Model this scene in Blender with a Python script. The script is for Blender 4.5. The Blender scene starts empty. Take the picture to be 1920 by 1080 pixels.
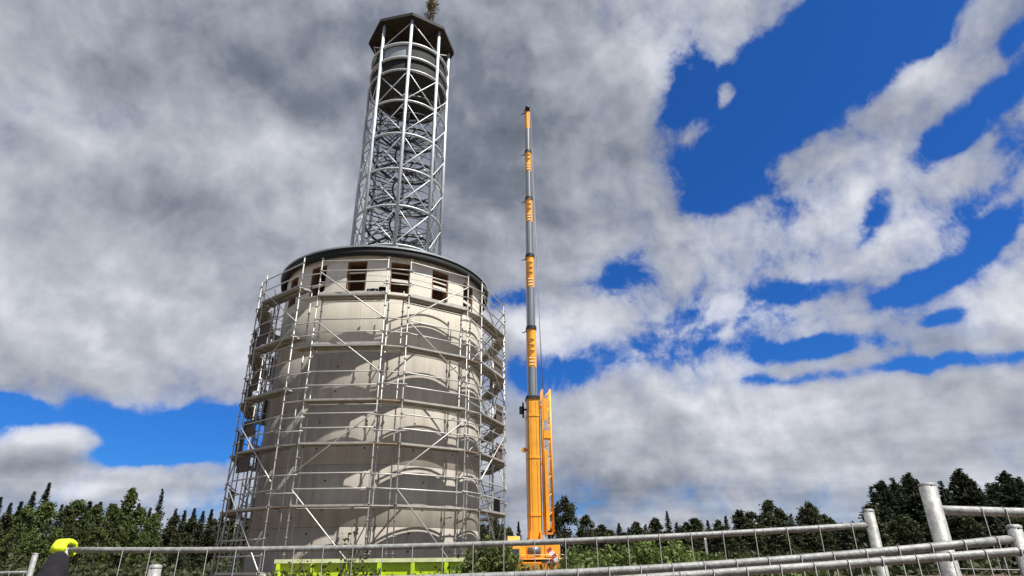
import bpy, math, random
import numpy as np
from mathutils import Vector, Matrix, Euler

R = math.radians
PI = math.pi
sc = bpy.context.scene
col = sc.collection

# ------------------------------------------------------------------ camera
FPX, PITCH, ROLL, CZ = 1140.685, 24.307, 0.593, 1.85
th, ro = R(PITCH), R(ROLL)
FW = np.array([0, math.cos(th), math.sin(th)])
UP0 = np.array([0, -math.sin(th), math.cos(th)])
RT0 = np.array([1.0, 0, 0])
RT = RT0 * math.cos(ro) - UP0 * math.sin(ro)
UPV = UP0 * math.cos(ro) + RT0 * math.sin(ro)
cam = bpy.data.cameras.new('camera')
cam.sensor_width = 36.0
cam.lens = FPX / 1920 * 36
cam.clip_start = 0.05
cam.clip_end = 5000
co = bpy.data.objects.new('camera', cam)
M = Matrix(((RT[0], UPV[0], -FW[0], 0), (RT[1], UPV[1], -FW[1], 0), (RT[2], UPV[2], -FW[2], CZ), (0, 0, 0, 1)))
co.matrix_world = M
col.objects.link(co)
sc.camera = co

def ray(px, py):
    d = FW * FPX + RT * (px - 960) - UPV * (py - 540)
    return d / np.linalg.norm(d)
def at_y(px, py, Y):
    d = ray(px, py)
    return Vector(d * (Y / d[1]) + np.array([0, 0, CZ]))

# ------------------------------------------------------------------ light
SUN_EL, SUN_AZ = 60.0, 51.0        # azimuth measured from -Y towards +X
se, sa = R(SUN_EL), R(SUN_AZ)
SUND = Vector((math.sin(sa) * math.cos(se), -math.cos(sa) * math.cos(se), math.sin(se)))
sl = bpy.data.lights.new('sun', 'SUN')
sl.energy = 5.0
sl.angle = R(0.53)
sl.color = (1.0, 0.95, 0.87)
so = bpy.data.objects.new('sun', sl)
so.rotation_euler = (-SUND).to_track_quat('-Z', 'Y').to_euler()
so.location = SUND * 60
col.objects.link(so)

sc.view_settings.view_transform = 'Standard'
sc.view_settings.look = 'None'
sc.view_settings.gamma = 1.0
sc.view_settings.use_curve_mapping = False
sc.view_settings.exposure = 0.75

# ------------------------------------------------------------------ world: sky with cloud cover
W = bpy.data.worlds.new('World')
sc.world = W
W.use_nodes = True
nt = W.node_tree
nt.nodes.clear()
N = nt.nodes.new
L = nt.links.new
def math_n(op, a, b=None, c=None, clamp=False):
    n = N('ShaderNodeMath'); n.operation = op; n.use_clamp = clamp
    for i, v in enumerate((a, b, c)):
        if v is None: continue
        if isinstance(v, (int, float)): n.inputs[i].default_value = v
        else: L(v, n.inputs[i])
    return n.outputs[0]
def smooth(v, a, b, lo=0.0, hi=1.0):
    n = N('ShaderNodeMapRange'); n.interpolation_type = 'SMOOTHSTEP'
    L(v, n.inputs[0])
    for i, x in enumerate((a, b, lo, hi)): n.inputs[i + 1].default_value = x
    return n.outputs[0]
def noise_n(vec, scale, detail, rough, dist=0.0, lac=2.0):
    n = N('ShaderNodeTexNoise'); n.noise_dimensions = '3D'
    L(vec, n.inputs['Vector'])
    n.inputs['Scale'].default_value = scale; n.inputs['Detail'].default_value = detail
    n.inputs['Roughness'].default_value = rough; n.inputs['Distortion'].default_value = dist
    n.inputs['Lacunarity'].default_value = lac
    return n
def mixc(f, a, b, mode='MIX'):
    n = N('ShaderNodeMix'); n.data_type = 'RGBA'; n.blend_type = mode
    for i, v in ((0, f), (6, a), (7, b)):
        if isinstance(v, (int, float)): n.inputs[i].default_value = v
        elif isinstance(v, tuple): n.inputs[i].default_value = (*v, 1)
        else: L(v, n.inputs[i])
    return n.outputs[2]

tc = N('ShaderNodeTexCoord')
DIR = tc.outputs['Generated']
sep = N('ShaderNodeSeparateXYZ'); L(DIR, sep.inputs[0])
zc = math_n('MAXIMUM', math_n('ADD', sep.outputs[2], 0.10), 0.05)
cmb = N('ShaderNodeCombineXYZ')
L(math_n('DIVIDE', sep.outputs[0], zc), cmb.inputs[0])
L(math_n('DIVIDE', sep.outputs[1], zc), cmb.inputs[1])
PLN = cmb.outputs[0]                # position on a flat cloud layer overhead

def wisp(vec, k):                   # domain warp
    n = noise_n(DIR, 3.2, 3, .55)
    v = N('ShaderNodeVectorMath'); v.operation = 'MULTIPLY_ADD'
    L(n.outputs['Color'], v.inputs[0]); v.inputs[1].default_value = (k, k, k); L(vec, v.inputs[2])
    return v.outputs[0]
WD = wisp(DIR, 0.11)

def blob(acc, px, py, rx, ry, ang, wgt, inner=0.0, outer=1.75, vec=None):
    """an elliptical patch of sky direction (centre given by a photo pixel), added to acc"""
    c = ray(px, py)
    a2 = ray(px + 20 * math.cos(R(ang)), py - 20 * math.sin(R(ang)))
    ta = a2 - c * np.dot(a2, c); ta /= np.linalg.norm(ta)
    tb = np.cross(c, ta)
    sca = np.linalg.norm(ray(px + 10, py) - ray(px - 10, py)) / 20
    rm = Matrix((ta, tb, c)).transposed()
    m = N('ShaderNodeMapping'); m.vector_type = 'TEXTURE'
    L(vec if vec is not None else WD, m.inputs[0])
    off = 0.055 if vec is None else 0.0
    m.inputs[1].default_value = (c[0] + off, c[1] + off, c[2] + off)
    m.inputs[2].default_value = rm.to_euler()
    m.inputs[3].default_value = (rx * sca, ry * sca, 0.8)
    ln = N('ShaderNodeVectorMath'); ln.operation = 'LENGTH'; L(m.outputs[0], ln.inputs[0])
    v = smooth(ln.outputs['Value'], inner, outer, 1.0, 0.0)
    return math_n('MULTIPLY_ADD', v, wgt, acc)

HOLES = [  # px, py, rx, ry, angle, weight   (clear sky)
    (1565, 95, 140, 135, 40, 1.1), (1430, 200, 165, 100, 38, 1.1), (1325, 330, 60, 62, 40, .85), (1680, 20, 110, 75, 0, 1.0),
    (1280, 195, 45, 85, -10, 1.0), (1810, 215, 130, 48, 40, .95), (1890, 60, 36, 30, 30, .7),
    (1625, 410, 62, 26, 60, .75), (1880, 420, 80, 34, 35, .8), (1730, 525, 110, 30, 25, .8), (1500, 530, 80, 22, 5, .62),
    (1165, 515, 55, 46, 30, .9), (955, 560, 55, 26, 10, .85), (1065, 690, 105, 38, 15, .98),
    (1540, 650, 105, 26, 5, .8), (1760, 690, 230, 24, 6, .9), (1470, 715, 80, 16, 2, .6), (1755, 600, 40, 18, 15, .55),
    (240, 800, 300, 62, -4, 1.05), (20, 745, 120, 34, -20, .8), (330, 850, 160, 26, 0, .7), (420, 800, 90, 50, 0, .8),
]
PUFFS = [  # cloud pushed back in
    (1357, 190, 24, 30, 0, 1.0), (1290, 258, 46, 22, 25, .72), (1420, 60, 75, 38, 35, .35), (55, 845, 110, 44, 8, 1.5), (120, 812, 62, 40, 0, 1.5), (1700, 150, 130, 26, 42, .55),
    (1500, 300, 180, 40, 38, .35), (20, 880, 120, 40, 0, .7), (250, 915, 300, 34, 0, .5), (1790, 330, 90, 50, 30, .3), (1880, 560, 90, 60, 20, .5),
    (1300, 800, 700, 90, 2, .5), (1100, 600, 90, 60, 0, .35),
]
THIN_Z = [(1700, 480, 330, 150, 35, -.28), (1450, 620, 330, 110, 8, -.24), (1330, 260, 110, 170, 20, -.30), (1180, 620, 200, 110, 0, -.22), (1780, 260, 220, 120, 38, -.10), (230, 880, 330, 60, 0, -.35), (1250, 950, 420, 30, 0, -.25)]   # thin, broken cloud
SOLID = [(430, 330, 560, 420, 0, .9), (40, 430, 260, 200, 0, .7), (950, 200, 300, 360, 0, .7), (1300, 860, 700, 90, 0, .5), (150, 600, 320, 90, 0, .5)]   # closed cloud deck
n_big = noise_n(PLN, 1.1, 4, .5, 0.0)
n_fin = noise_n(WD, 6.5, 9, .60, 0.0)
n_fr = noise_n(WD, 19.0, 7, .62, 0.0)
fine = math_n('MULTIPLY_ADD', n_fin.outputs[0], 3.4, -1.7)
fine = math_n('MULTIPLY_ADD', math_n('SUBTRACT', n_fr.outputs[0], .5), 2.1, fine)
acc = math_n('MULTIPLY_ADD', math_n('SUBTRACT', n_big.outputs[0], .5), 0.5, fine)
a = math_n('ADD', acc, 0.62)
for h in HOLES: a = blob(a, *h[:5], -1.55 * h[5])
for h in PUFFS: a = blob(a, *h[:5], 1.2 * h[5])
for h in SOLID: a = blob(a, *h)
for h in THIN_Z: a = blob(a, *h)
cover = math_n('MULTIPLY_ADD', smooth(a, -0.28, 0.40), 0.62, math_n('MULTIPLY', smooth(a, -0.15, 1.15), 0.38))

# brightness of the cloud
sunoff = N('ShaderNodeVectorMath'); sunoff.operation = 'ADD'
L(WD, sunoff.inputs[0]); sunoff.inputs[1].default_value = tuple(SUND * 0.035)
n_sh = noise_n(sunoff.outputs[0], 6.5, 6, .55, 0.0)
n_rl = noise_n(WD, 6.5, 6, .55, 0.0)
relief = math_n('SUBTRACT', n_rl.outputs[0], n_sh.outputs[0])
n_mid = noise_n(WD, 3.0, 4, .5, 0.0)
n_str = noise_n(PLN, 1.7, 4, .5, 0.0)
b = math_n('MULTIPLY_ADD', n_mid.outputs[0], 0.62, 0.27)
b = math_n('MULTIPLY_ADD', math_n('SUBTRACT', n_str.outputs[0], .5), 0.42, b)
b = math_n('MULTIPLY_ADD', relief, 1.15, b)
DARKS = [
    (300, 60, 420, 110, -5, -.14), (640, 160, 260, 110, -10, -.10), (860, 330, 260, 130, 60, -.20), (420, 400, 240, 60, -20, -.16), (1010, 420, 120, 170, 0, -.16), (1080, 130, 200, 130, 0, -.02),
    (950, 110, 200, 160, 0, -.10), (1180, 935, 300, 34, 0, -.22), (1450, 800, 700, 150, 0, .10), (1200, 450, 200, 100, 0, .1), (780, 120, 180, 100, 0, -.1),
    (250, 330, 420, 260, 0, .07), (150, 560, 260, 110, 0, .16), (330, 640, 220, 70, 0, .12), (560, 300, 160, 70, -30, .12), (60, 200, 120, 100, 0, .08),
    (1330, 130, 170, 130, 20, .20), (1500, 420, 240, 130, 38, .20), (1780, 400, 200, 160, 30, .18), (1700, 100, 180, 60, 42, .22), (1200, 600, 260, 90, 0, .22), (1850, 580, 160, 80, 0, .22),
    (95, 812, 120, 36, 0, .5), (60, 870, 130, 24, 0, -.15), (1100, 640, 120, 60, 0, .15), (1450, 610, 300, 60, 0, .14), (1400, 760, 500, 50, 0, .10), (140, 925, 60, 20, 0, .3),
]
for h in DARKS: b = blob(b, *h, inner=0.0, outer=1.7)
rmp = N('ShaderNodeValToRGB'); L(b, rmp.inputs[0])
e = rmp.color_ramp.elements
e[0].position = 0.05; e[0].color = (.060, .070, .092, 1)
e[1].position = 0.95; e[1].color = (.455, .465, .50, 1)
x = e.new(.32); x.color = (.116, .130, .162, 1)
x = e.new(.54); x.color = (.212, .226, .264, 1)
x = e.new(.74); x.color = (.312, .326, .364, 1)

sky = N('ShaderNodeTexSky'); sky.sky_type = 'NISHITA'; sky.sun_disc = False
sky.sun_elevation = R(SUN_EL); sky.sun_rotation = R(180 - SUN_AZ)
sky.altitude = 300; sky.air_density = 1.0; sky.dust_density = 0.8; sky.ozone_density = 3.0
skyc = mixc(1.0, sky.outputs[0], (0.062, 0.095, 0.150), 'MULTIPLY')
skyc = mixc(1.0, skyc, (0.17, 0.37, 0.50), 'MULTIPLY')
fin = mixc(cover, skyc, rmp.outputs[0])
bg = N('ShaderNodeBackground'); L(fin, bg.inputs[0]); bg.inputs[1].default_value = 1.0
wo = N('ShaderNodeOutputWorld'); L(bg.outputs[0], wo.inputs[0])
W.cycles.sampling_method = 'MANUAL'
W.cycles.sample_map_resolution = 512

# ------------------------------------------------------------------ materials
MATS = {}
def mat(name, c, rough=.6, metal=0.0, var=.12, scale=6.0, bump=0.0, bscale=40., dirt=None, coat=0.0, spec=.5, objrand=0.0, translucent=0.0, streak=False):
    if name in MATS: return MATS[name]
    m = bpy.data.materials.new(name); m.use_nodes = True
    t = m.node_tree; n = t.nodes; l = t.links
    p = n['Principled BSDF']
    p.inputs['Roughness'].default_value = rough
    p.inputs['Metallic'].default_value = metal
    p.inputs['Specular IOR Level'].default_value = spec
    if coat: p.inputs['Coat Weight'].default_value = coat
    tcn = n.new('ShaderNodeTexCoord')
    src = tcn.outputs['Object']
    if streak:
        mp = n.new('ShaderNodeMapping'); mp.inputs[3].default_value = (1, 1, .12); l.new(src, mp.inputs[0]); src = mp.outputs[0]
    ns = n.new('ShaderNodeTexNoise'); ns.inputs['Scale'].default_value = scale; ns.inputs['Detail'].default_value = 6; ns.inputs['Roughness'].default_value = .62
    l.new(src, ns.inputs['Vector'])
    rp = n.new('ShaderNodeValToRGB'); l.new(ns.outputs[0], rp.inputs[0])
    lo = tuple(max(0, v * (1 - var * 1.6)) for v in c); hi = tuple(min(1, v * (1 + var)) for v in c)
    rp.color_ramp.elements[0].position = .3; rp.color_ramp.elements[0].color = (*lo, 1)
    rp.color_ramp.elements[1].position = .72; rp.color_ramp.elements[1].color = (*hi, 1)
    out = rp.outputs[0]
    if dirt:
        n2 = n.new('ShaderNodeTexNoise'); n2.inputs['Scale'].default_value = dirt[1]; n2.inputs['Detail'].default_value = 8; n2.inputs['Roughness'].default_value = .7
        l.new(src, n2.inputs['Vector'])
        mr = n.new('ShaderNodeMapRange'); l.new(n2.outputs[0], mr.inputs[0]); mr.inputs[1].default_value = dirt[2]; mr.inputs[2].default_value = dirt[2] + .16; mr.inputs[4].default_value = dirt[3]
        mx = n.new('ShaderNodeMix'); mx.data_type = 'RGBA'; l.new(mr.outputs[0], mx.inputs[0]); l.new(out, mx.inputs[6]); mx.inputs[7].default_value = (*dirt[0], 1)
        out = mx.outputs[2]
    if objrand:
        oi = n.new('ShaderNodeObjectInfo')
        hs = n.new('ShaderNodeHueSaturation')
        mv = n.new('ShaderNodeMapRange'); l.new(oi.outputs['Random'], mv.inputs[0]); mv.inputs[3].default_value = 1 - objrand; mv.inputs[4].default_value = 1 + objrand
        mh = n.new('ShaderNodeMath'); mh.operation = 'MULTIPLY_ADD'; l.new(oi.outputs['Random'], mh.inputs[0]); mh.inputs[1].default_value = objrand * .06; mh.inputs[2].default_value = .5 - objrand * .03
        l.new(mv.outputs[0], hs.inputs['Value']); l.new(mh.outputs[0], hs.inputs['Hue']); l.new(out, hs.inputs['Color'])
        out = hs.outputs[0]
    l.new(out, p.inputs['Base Color'])
    if bump:
        nb = n.new('ShaderNodeTexNoise'); nb.inputs['Scale'].default_value = bscale; nb.inputs['Detail'].default_value = 4
        l.new(src, nb.inputs['Vector'])
        bp = n.new('ShaderNodeBump'); bp.inputs['Strength'].default_value = bump; bp.inputs['Distance'].default_value = .02
        l.new(nb.outputs[0], bp.inputs['Height']); l.new(bp.outputs[0], p.inputs['Normal'])
    if translucent:
        tr = n.new('ShaderNodeBsdfTranslucent'); l.new(out, tr.inputs[0])
        ms = n.new('ShaderNodeMixShader'); ms.inputs[0].default_value = translucent
        l.new(p.outputs[0], ms.inputs[1]); l.new(tr.outputs[0], ms.inputs[2])
        l.new(ms.outputs[0], n['Material Output'].inputs[0])
    MATS[name] = m
    return m

concrete = mat('concrete', (.37, .345, .305), .9, var=.13, scale=2.2, streak=True, bump=.25, bscale=25, dirt=((.22, .205, .18), 2.4, .54, .55), spec=.2)
concrete_pale = mat('concrete_pale', (.46, .435, .375), .85, var=.10, scale=2.4, streak=True, bump=.15, bscale=30, dirt=((.31, .29, .245), 1.1, .58, .4), spec=.2)
render_white = mat('white_boards', (.62, .59, .52), .8, var=.07, scale=2.0, bump=.1, bscale=30, dirt=((.46, .43, .37), 1.6, .58, .45), spec=.2)
galv = mat('galvanised_steel', (.30, .305, .30), .55, .3, var=.16, scale=9, dirt=((.22, .21, .20), 5, .58, .5), objrand=.14)
scafm = mat('scaffold_steel', (.43, .43, .415), .45, .35, var=.14, scale=9, dirt=((.30, .29, .27), 5, .60, .5), objrand=.14)
galv_bright = mat('bright_steel', (.53, .57, .60), .45, .25, var=.08, scale=5, objrand=.05)
galv_dark = mat('stair_steel', (.05, .054, .06), .5, .4, var=.2, scale=8)
deckm = mat('scaffold_plank', (.36, .35, .325), .6, .3, var=.2, scale=4, bump=.2, bscale=60, objrand=.14)
deckwood = mat('weathered_timber', (.24, .185, .135), .85, var=.25, scale=7, bump=.3, bscale=50, objrand=.2, streak=False)
plywood = mat('brown_plywood', (.085, .060, .045), .7, var=.25, scale=3, objrand=.2)
darkboards = mat('dark_boards', (.040, .027, .019), .8, var=.3, scale=5)
brownwood = mat('brown_timber', (.16, .085, .045), .75, var=.2, scale=6)
blackm = mat('black_fascia', (.008, .008, .009), .8, var=.2, scale=5)
flash = mat('zinc_flashing', (.33, .37, .38), .45, .5, var=.1, scale=3)
bitumen = mat('roof_membrane', (.06, .06, .065), .85, var=.2, scale=3)
orange = mat('crane_orange', (.84, .375, .022), .48, var=.12, scale=1.5, coat=.15, dirt=((.42, .20, .04), 3.0, .55, .5))
orange_pale = mat('crane_orange_lettering', (.80, .60, .33), .5, var=.05)
orange_dark = mat('crane_orange_frame', (.60, .22, .02), .5, var=.15, scale=3)
boomgrey = mat('boom_grey', (.30, .32, .33), .35, .5, var=.12, scale=2, streak=True)
rubber = mat('black_rubber', (.012, .012, .012), .85, var=.2, spec=.15)
darkmetal = mat('dark_metal', (.035, .035, .038), .5, .3, var=.2)
ropem = mat('steel_rope', (.16, .16, .17), .5, .6)
glass = mat('cab_glass', (.03, .04, .05), .08, var=.1, spec=.8)
lime = mat('lime_paint', (.50, .68, .012), .45, var=.08, scale=2, dirt=((.30, .36, .05), 2.2, .60, .5), coat=.1)
limerim = mat('skip_rim_paint', (.60, .66, .36), .6, var=.15, scale=5)
redwhite = mat('signal_red', (.45, .06, .04), .5, var=.15)
whitep = mat('white_plastic', (.72, .73, .74), .5, var=.08)
bark = mat('bark', (.09, .065, .045), .9, var=.3, scale=9, bump=.4)
birchbark = mat('birch_bark', (.45, .43, .39), .8, var=.3, scale=7)
spruce = mat('spruce_needles', (.030, .044, .020), .75, var=.5, scale=.9, objrand=.22, translucent=.12, spec=.2)
pine = mat('pine_needles', (.028, .042, .022), .75, var=.45, scale=.8, objrand=.2, translucent=.12, spec=.2)
leafm = mat('birch_leaves', (.078, .100, .028), .65, var=.55, scale=.6, objrand=.36, translucent=.28, spec=.25)
leafd = mat('dark_leaves', (.044, .054, .021), .65, var=.5, scale=.8, objrand=.2, translucent=.2, spec=.25)
bushleaf = mat('bush_leaves', (.11, .145, .034), .6, var=.4, scale=2.5, objrand=.2, translucent=.3, spec=.3)
weedleaf = mat('weed_leaves', (.05, .075, .022), .6, var=.4, scale=4, objrand=.2, translucent=.25, spec=.3)
pinkm = mat('pink_flowers', (.34, .13, .16), .7, var=.3, scale=9)
dryleaf = mat('dry_leaves', (.17, .135, .045), .7, var=.35, scale=4, translucent=.25)
soil = mat('bare_soil', (.13, .085, .055), .95, var=.35, scale=.25, bump=.5, bscale=3, dirt=((.045, .062, .020), .06, .47, .95))
blackcloth = mat('black_fabric', (.013, .012, .016), .9, var=.25, scale=14, bump=.3, bscale=60, spec=.2)
limecloth = mat('lime_fabric', (.62, .80, .012), .7, var=.1, scale=14, bump=.3, bscale=80)
skin = mat('skin', (.48, .29, .21), .55, var=.06)
hairm = mat('hair', (.05, .035, .02), .7)
denim = mat('dark_work_trousers', (.025, .028, .035), .85, var=.2)

# ------------------------------------------------------------------ mesh helpers
class MB:
    def __init__(s): s.v = []; s.f = []; s.sm = []
    def add(s, vs, fs, smooth=False):
        o = len(s.v); s.v += [tuple(v) for v in vs]
        s.f += [tuple(i + o for i in f) for f in fs]; s.sm += [smooth] * len(fs)
        return s
    def box(s, c, d, rz=0.0, m=None):
        hx, hy, hz = d[0] / 2, d[1] / 2, d[2] / 2
        vs = [Vector((x * hx, y * hy, z * hz)) for z in (-1, 1) for y in (-1, 1) for x in (-1, 1)]
        if rz: vs = [Matrix.Rotation(rz, 3, 'Z') @ v for v in vs]
        if m is not None: vs = [m @ v for v in vs]
        c = Vector(c)
        return s.add([v + c for v in vs], [(0, 2, 3, 1), (4, 5, 7, 6), (0, 1, 5, 4), (1, 3, 7, 5), (3, 2, 6, 7), (2, 0, 4, 6)])
    def bar(s, a, b, w, h, up=(0, 0, 1)):
        a, b = Vector(a), Vector(b); d = b - a; z = d.normalized()
        x = z.cross(Vector(up))
        if x.length < 1e-4: x = z.cross(Vector((1, 0, 0)))
        x.normalize(); y = x.cross(z)
        m = Matrix((x, z, y)).transposed()
        return s.box((a + b) / 2, (w, d.length, h), m=m)
    def tube(s, pts, r, n=8, caps=True, closed=False):
        pts = [Vector(p) for p in pts]; k = len(pts)
        rs = r if isinstance(r, (list, tuple)) else [r] * k
        vs = []; pu = None
        for i, p in enumerate(pts):
            if closed: d = pts[(i + 1) % k] - pts[i - 1]
            else: d = pts[min(i + 1, k - 1)] - pts[max(i - 1, 0)]
            d = d.normalized()
            if pu is None:
                pu = d.orthogonal().normalized() if abs(d.z) > .95 else d.cross(Vector((0, 0, 1))).normalized()
            pu = (pu - d * pu.dot(d)).normalized(); w = d.cross(pu)
            for j in range(n):
                t = 2 * PI * j / n
                vs.append(p + (pu * math.cos(t) + w * math.sin(t)) * rs[i])
        fs = []
        for i in range(k if closed else k - 1):
            i2 = (i + 1) % k
            for j in range(n):
                j2 = (j + 1) % n
                fs.append((i * n + j, i * n + j2, i2 * n + j2, i2 * n + j))
        s.add(vs, fs, True)
        if caps and not closed:
            o = len(s.v) - k * n
            s.f.append(tuple(o + j for j in range(n))[::-1]); s.sm.append(False)
            s.f.append(tuple(o + (k - 1) * n + j for j in range(n))); s.sm.append(False)
        return s
    def lathe(s, prof, c=(0, 0, 0), n=16, smooth=True, a0=0.0, a1=2 * PI, cap=False):
        full = abs(a1 - a0 - 2 * PI) < 1e-6
        m = n if full else n + 1; vs = []
        for (r, z) in prof:
            for j in range(m):
                t = a0 + (a1 - a0) * j / n
                vs.append((c[0] + r * math.sin(t), c[1] - r * math.cos(t), c[2] + z))
        fs = []
        for i in range(len(prof) - 1):
            for j in range(n):
                j2 = (j + 1) % m
                fs.append((i * m + j, i * m + j2, (i + 1) * m + j2, (i + 1) * m + j))
        s.add(vs, fs, smooth)
        return s
    def ringwall(s, r0, r1, z0, z1, n, a0=0.0, a1=2 * PI, c=(0, 0, 0)):
        """closed solid ring (or arc) with square section"""
        full = abs(a1 - a0 - 2 * PI) < 1e-6
        prof = [(r1, z0), (r1, z1), (r0, z1), (r0, z0), (r1, z0)]
        s.lathe(prof, c, n, False, a0, a1)
        if not full:
            for t, fl in ((a0, 1), (a1, -1)):
                q = [(c[0] + r * math.sin(t), c[1] - r * math.cos(t), c[2] + z) for r, z in prof[:4]]
                s.add(q, [(0, 1, 2, 3)[::fl]])
        return s
    def mesh(s, name, m):
        me = bpy.data.meshes.new(name)
        me.from_pydata([tuple(v) for v in s.v], [], s.f)
        me.polygons.foreach_set('use_smooth', s.sm)
        if m: me.materials.append(m)
        me.update()
        return me
    def build(s, name, m, parent=None, loc=None, rz=None):
        return link(name, s.mesh(name, m), parent, loc, rz)

def link(name, me, parent=None, loc=None, rz=None):
    o = bpy.data.objects.new(name, me); col.objects.link(o)
    if parent is not None: o.parent = parent
    if loc is not None: o.location = loc
    if rz is not None: o.rotation_euler = (0, 0, rz)
    return o
def tag(o, label=None, cat=None, group=None, kind=None):
    if label: o['label'] = label
    if cat: o['category'] = cat
    if group: o['group'] = group
    if kind: o['kind'] = kind
    return o
def thing(name, label, cat, loc=(0, 0, 0), rz=0.0, group=None):
    o = bpy.data.objects.new(name, None); col.objects.link(o)
    o.location = loc; o.rotation_euler = (0, 0, rz)
    o.empty_display_size = .2
    return tag(o, label, cat, group)
def seg(name, me, a, b, parent):
    """place a shared unit-length (z) mesh between a and b"""
    a, b = Vector(a), Vector(b); d = b - a
    o = link(name, me, parent, a)
    o.rotation_mode = 'QUATERNION'
    o.rotation_quaternion = d.to_track_quat('Z', 'Y')
    o.scale = (1, 1, d.length)
    return o

# ------------------------------------------------------------------ ground
def sstep(a, b, x):
    t = min(1, max(0, (x - a) / (b - a))); return t * t * (3 - 2 * t)
def gz(x, y):
    z = 0.92 * sstep(4.5, 14, y) - 0.32 * sstep(34, 44, y)
    d = math.hypot(x, y)
    z += .10 * math.sin(x * .21 + 1.3) * math.sin(y * .17) * sstep(28, 60, d)
    return z
g = MB()
xs = [-900, -500, -300, -200] + list(range(-140, 141, 4)) + [200, 300, 500, 900]
ys = [-300, -120, -60, -30, -15, -8] + [i * 1.0 for i in range(-4, 30)] + list(range(30, 181, 5)) + [220, 300, 450, 700, 1200, 2000]
vs = [(x, y, gz(x, y)) for y in ys for x in xs]; nx = len(xs)
g.add(vs, [(j * nx + i, j * nx + i + 1, (j + 1) * nx + i + 1, (j + 1) * nx + i) for j in range(len(ys) - 1) for i in range(nx - 1)], True)
tag(g.build('ground', soil), 'reddish brown soil of the building site with patches of rough grass', None, None, 'structure')

# ------------------------------------------------------------------ round tower
AX, AY = -5.884, 26.307
RW = 4.44
tower = thing('round_tower', 'pale concrete drum tower wrapped in scaffolding with a ring of window openings', 'tower', (AX, AY, 0))
GZT = gz(AX, AY)
lifts = [GZT - .15, 3.0, 5.05, 7.1, 9.15, 11.2]
for i in range(5):
    z0, z1 = lifts[i], lifts[i + 1]
    for k in range(12):
        a0, a1 = R(30 * k + 11 * (i % 2) + .045), R(30 * (k + 1) + 11 * (i % 2) - .045)
        m = MB(); rr_ = RW + ((k * 7 + i * 3) % 5 - 2) * .0016
        m.lathe([(RW - .03, z0 + .004), (rr_ - .006, z0 + .004), (rr_, z0 + .012), (rr_, z1 - .012), (rr_ - .006, z1 - .004), (RW - .03, z1 - .004)], n=12, a0=a0, a1=a1)
        for t in (a0, a1):
            m.add([(r_ * math.sin(t), -r_ * math.cos(t), z) for r_, z in ((RW - .03, z0), (rr_, z0 + .012), (rr_, z1 - .012), (RW - .03, z1))], [(0, 1, 2, 3)])
        m.build('wall_panel', concrete if i < 4 else concrete_pale, tower)
MB().lathe([(RW - .028, lifts[0]), (RW - .028, 11.2)], n=96).build('wall_core', darkboards, tower)
# formwork tie holes
th_m = MB(); th_m.lathe([(0.0, 0), (.035, 0), (.035, .004)], n=8)
th_me = th_m.mesh('tie_hole', darkmetal)
for i in range(4):
    for k in range(16):
        for dz in (.55, 1.5):
            an = R(k * 22.5 + 8 + (i % 2) * 6)
            o = link('tie_hole', th_me, tower, (math.sin(an) * (RW + .002), -math.cos(an) * (RW + .002), lifts[i] + dz if i else 1.9 + dz * .6))
            o.rotation_mode = 'QUATERNION'; o.rotation_quaternion = Vector((math.sin(an), -math.cos(an), 0)).to_track_quat('Z', 'Y')
# window storey: sill ring, piers, lintel ring
ZS, ZL, ZR = 11.68, 12.98, 13.28
WC = -4.0; WH = 5.2                       # first window centre, half width in degrees
for k in range(16):
    a0 = R(WC + 22.5 * k + WH); a1 = R(WC + 22.5 * (k + 1) - WH); aw0 = R(WC + 22.5 * k - WH)
    gp = R(.08)
    for z0, z1 in ((ZS, 12.33), (12.338, ZL)):
        MB().ringwall(4.16, RW + (.006 if z0 > 12 else 0.0), z0, z1, 6, a0, a1).build('wall_board', render_white, tower)
    MB().ringwall(4.16, RW - .003, 11.2, ZS - .006, 10, aw0 + gp, aw0 + R(22.5) - gp).build('sill_panel', render_white, tower)
    MB().ringwall(4.16, RW + .012, ZL + .004, ZR, 10, aw0 + R(3) + gp, aw0 + R(25.5) - gp).build('lintel_panel', render_white, tower)
    # timber lining of each opening
    w = MB()
    for t in (a0 - R(2 * WH) + R(.3), a0 - R(.3)):
        w.ringwall(4.14, RW - .02, ZS, ZL, 1, t - R(.3), t + R(.3))
    w.ringwall(4.14, RW - .02, ZL - .045, ZL - .004, 3, a0 - R(2 * WH), a0)
    wo_ = w.build('window', brownwood, tower)
    for zc0, hc in ((.42 + .06 * (k % 3), .12), (.80 + .05 * (k % 2), .055)):
        if (k + int(hc * 100)) % 4: MB().ringwall(4.33, 4.37, ZS + zc0, ZS + zc0 + hc, 3, a0 - R(2 * WH), a0).build('cross_bar', render_white, wo_)
MB().lathe([(.05, 11.3), (4.15, 11.3), (4.15, 11.38), (.05, 11.38)], n=48).build('floor_slab', concrete, tower)
MB().lathe([(3.0, 11.38), (3.0, ZR)], n=40).build('inner_wall', brownwood, tower)
MB().lathe([(.05, ZR - .05), (4.14, ZR - .05)], n=48, smooth=False).build('ceiling', brownwood, tower)
rf = MB().lathe([(4.2, 13.285), (4.55, 13.285), (4.56, 13.17), (4.70, 13.17), (4.72, 13.18), (4.72, 13.46), (4.68, 13.47)], n=128).build('eave_fascia', blackm, tower)
MB().ringwall(4.60, 4.77, 13.475, 13.545, 128).build('roof_edge', flash, tower)
MB().lathe([(4.62, 13.50), (2.4, 13.72), (.05, 13.74)], n=96).build('roof', bitumen, tower)

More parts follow.
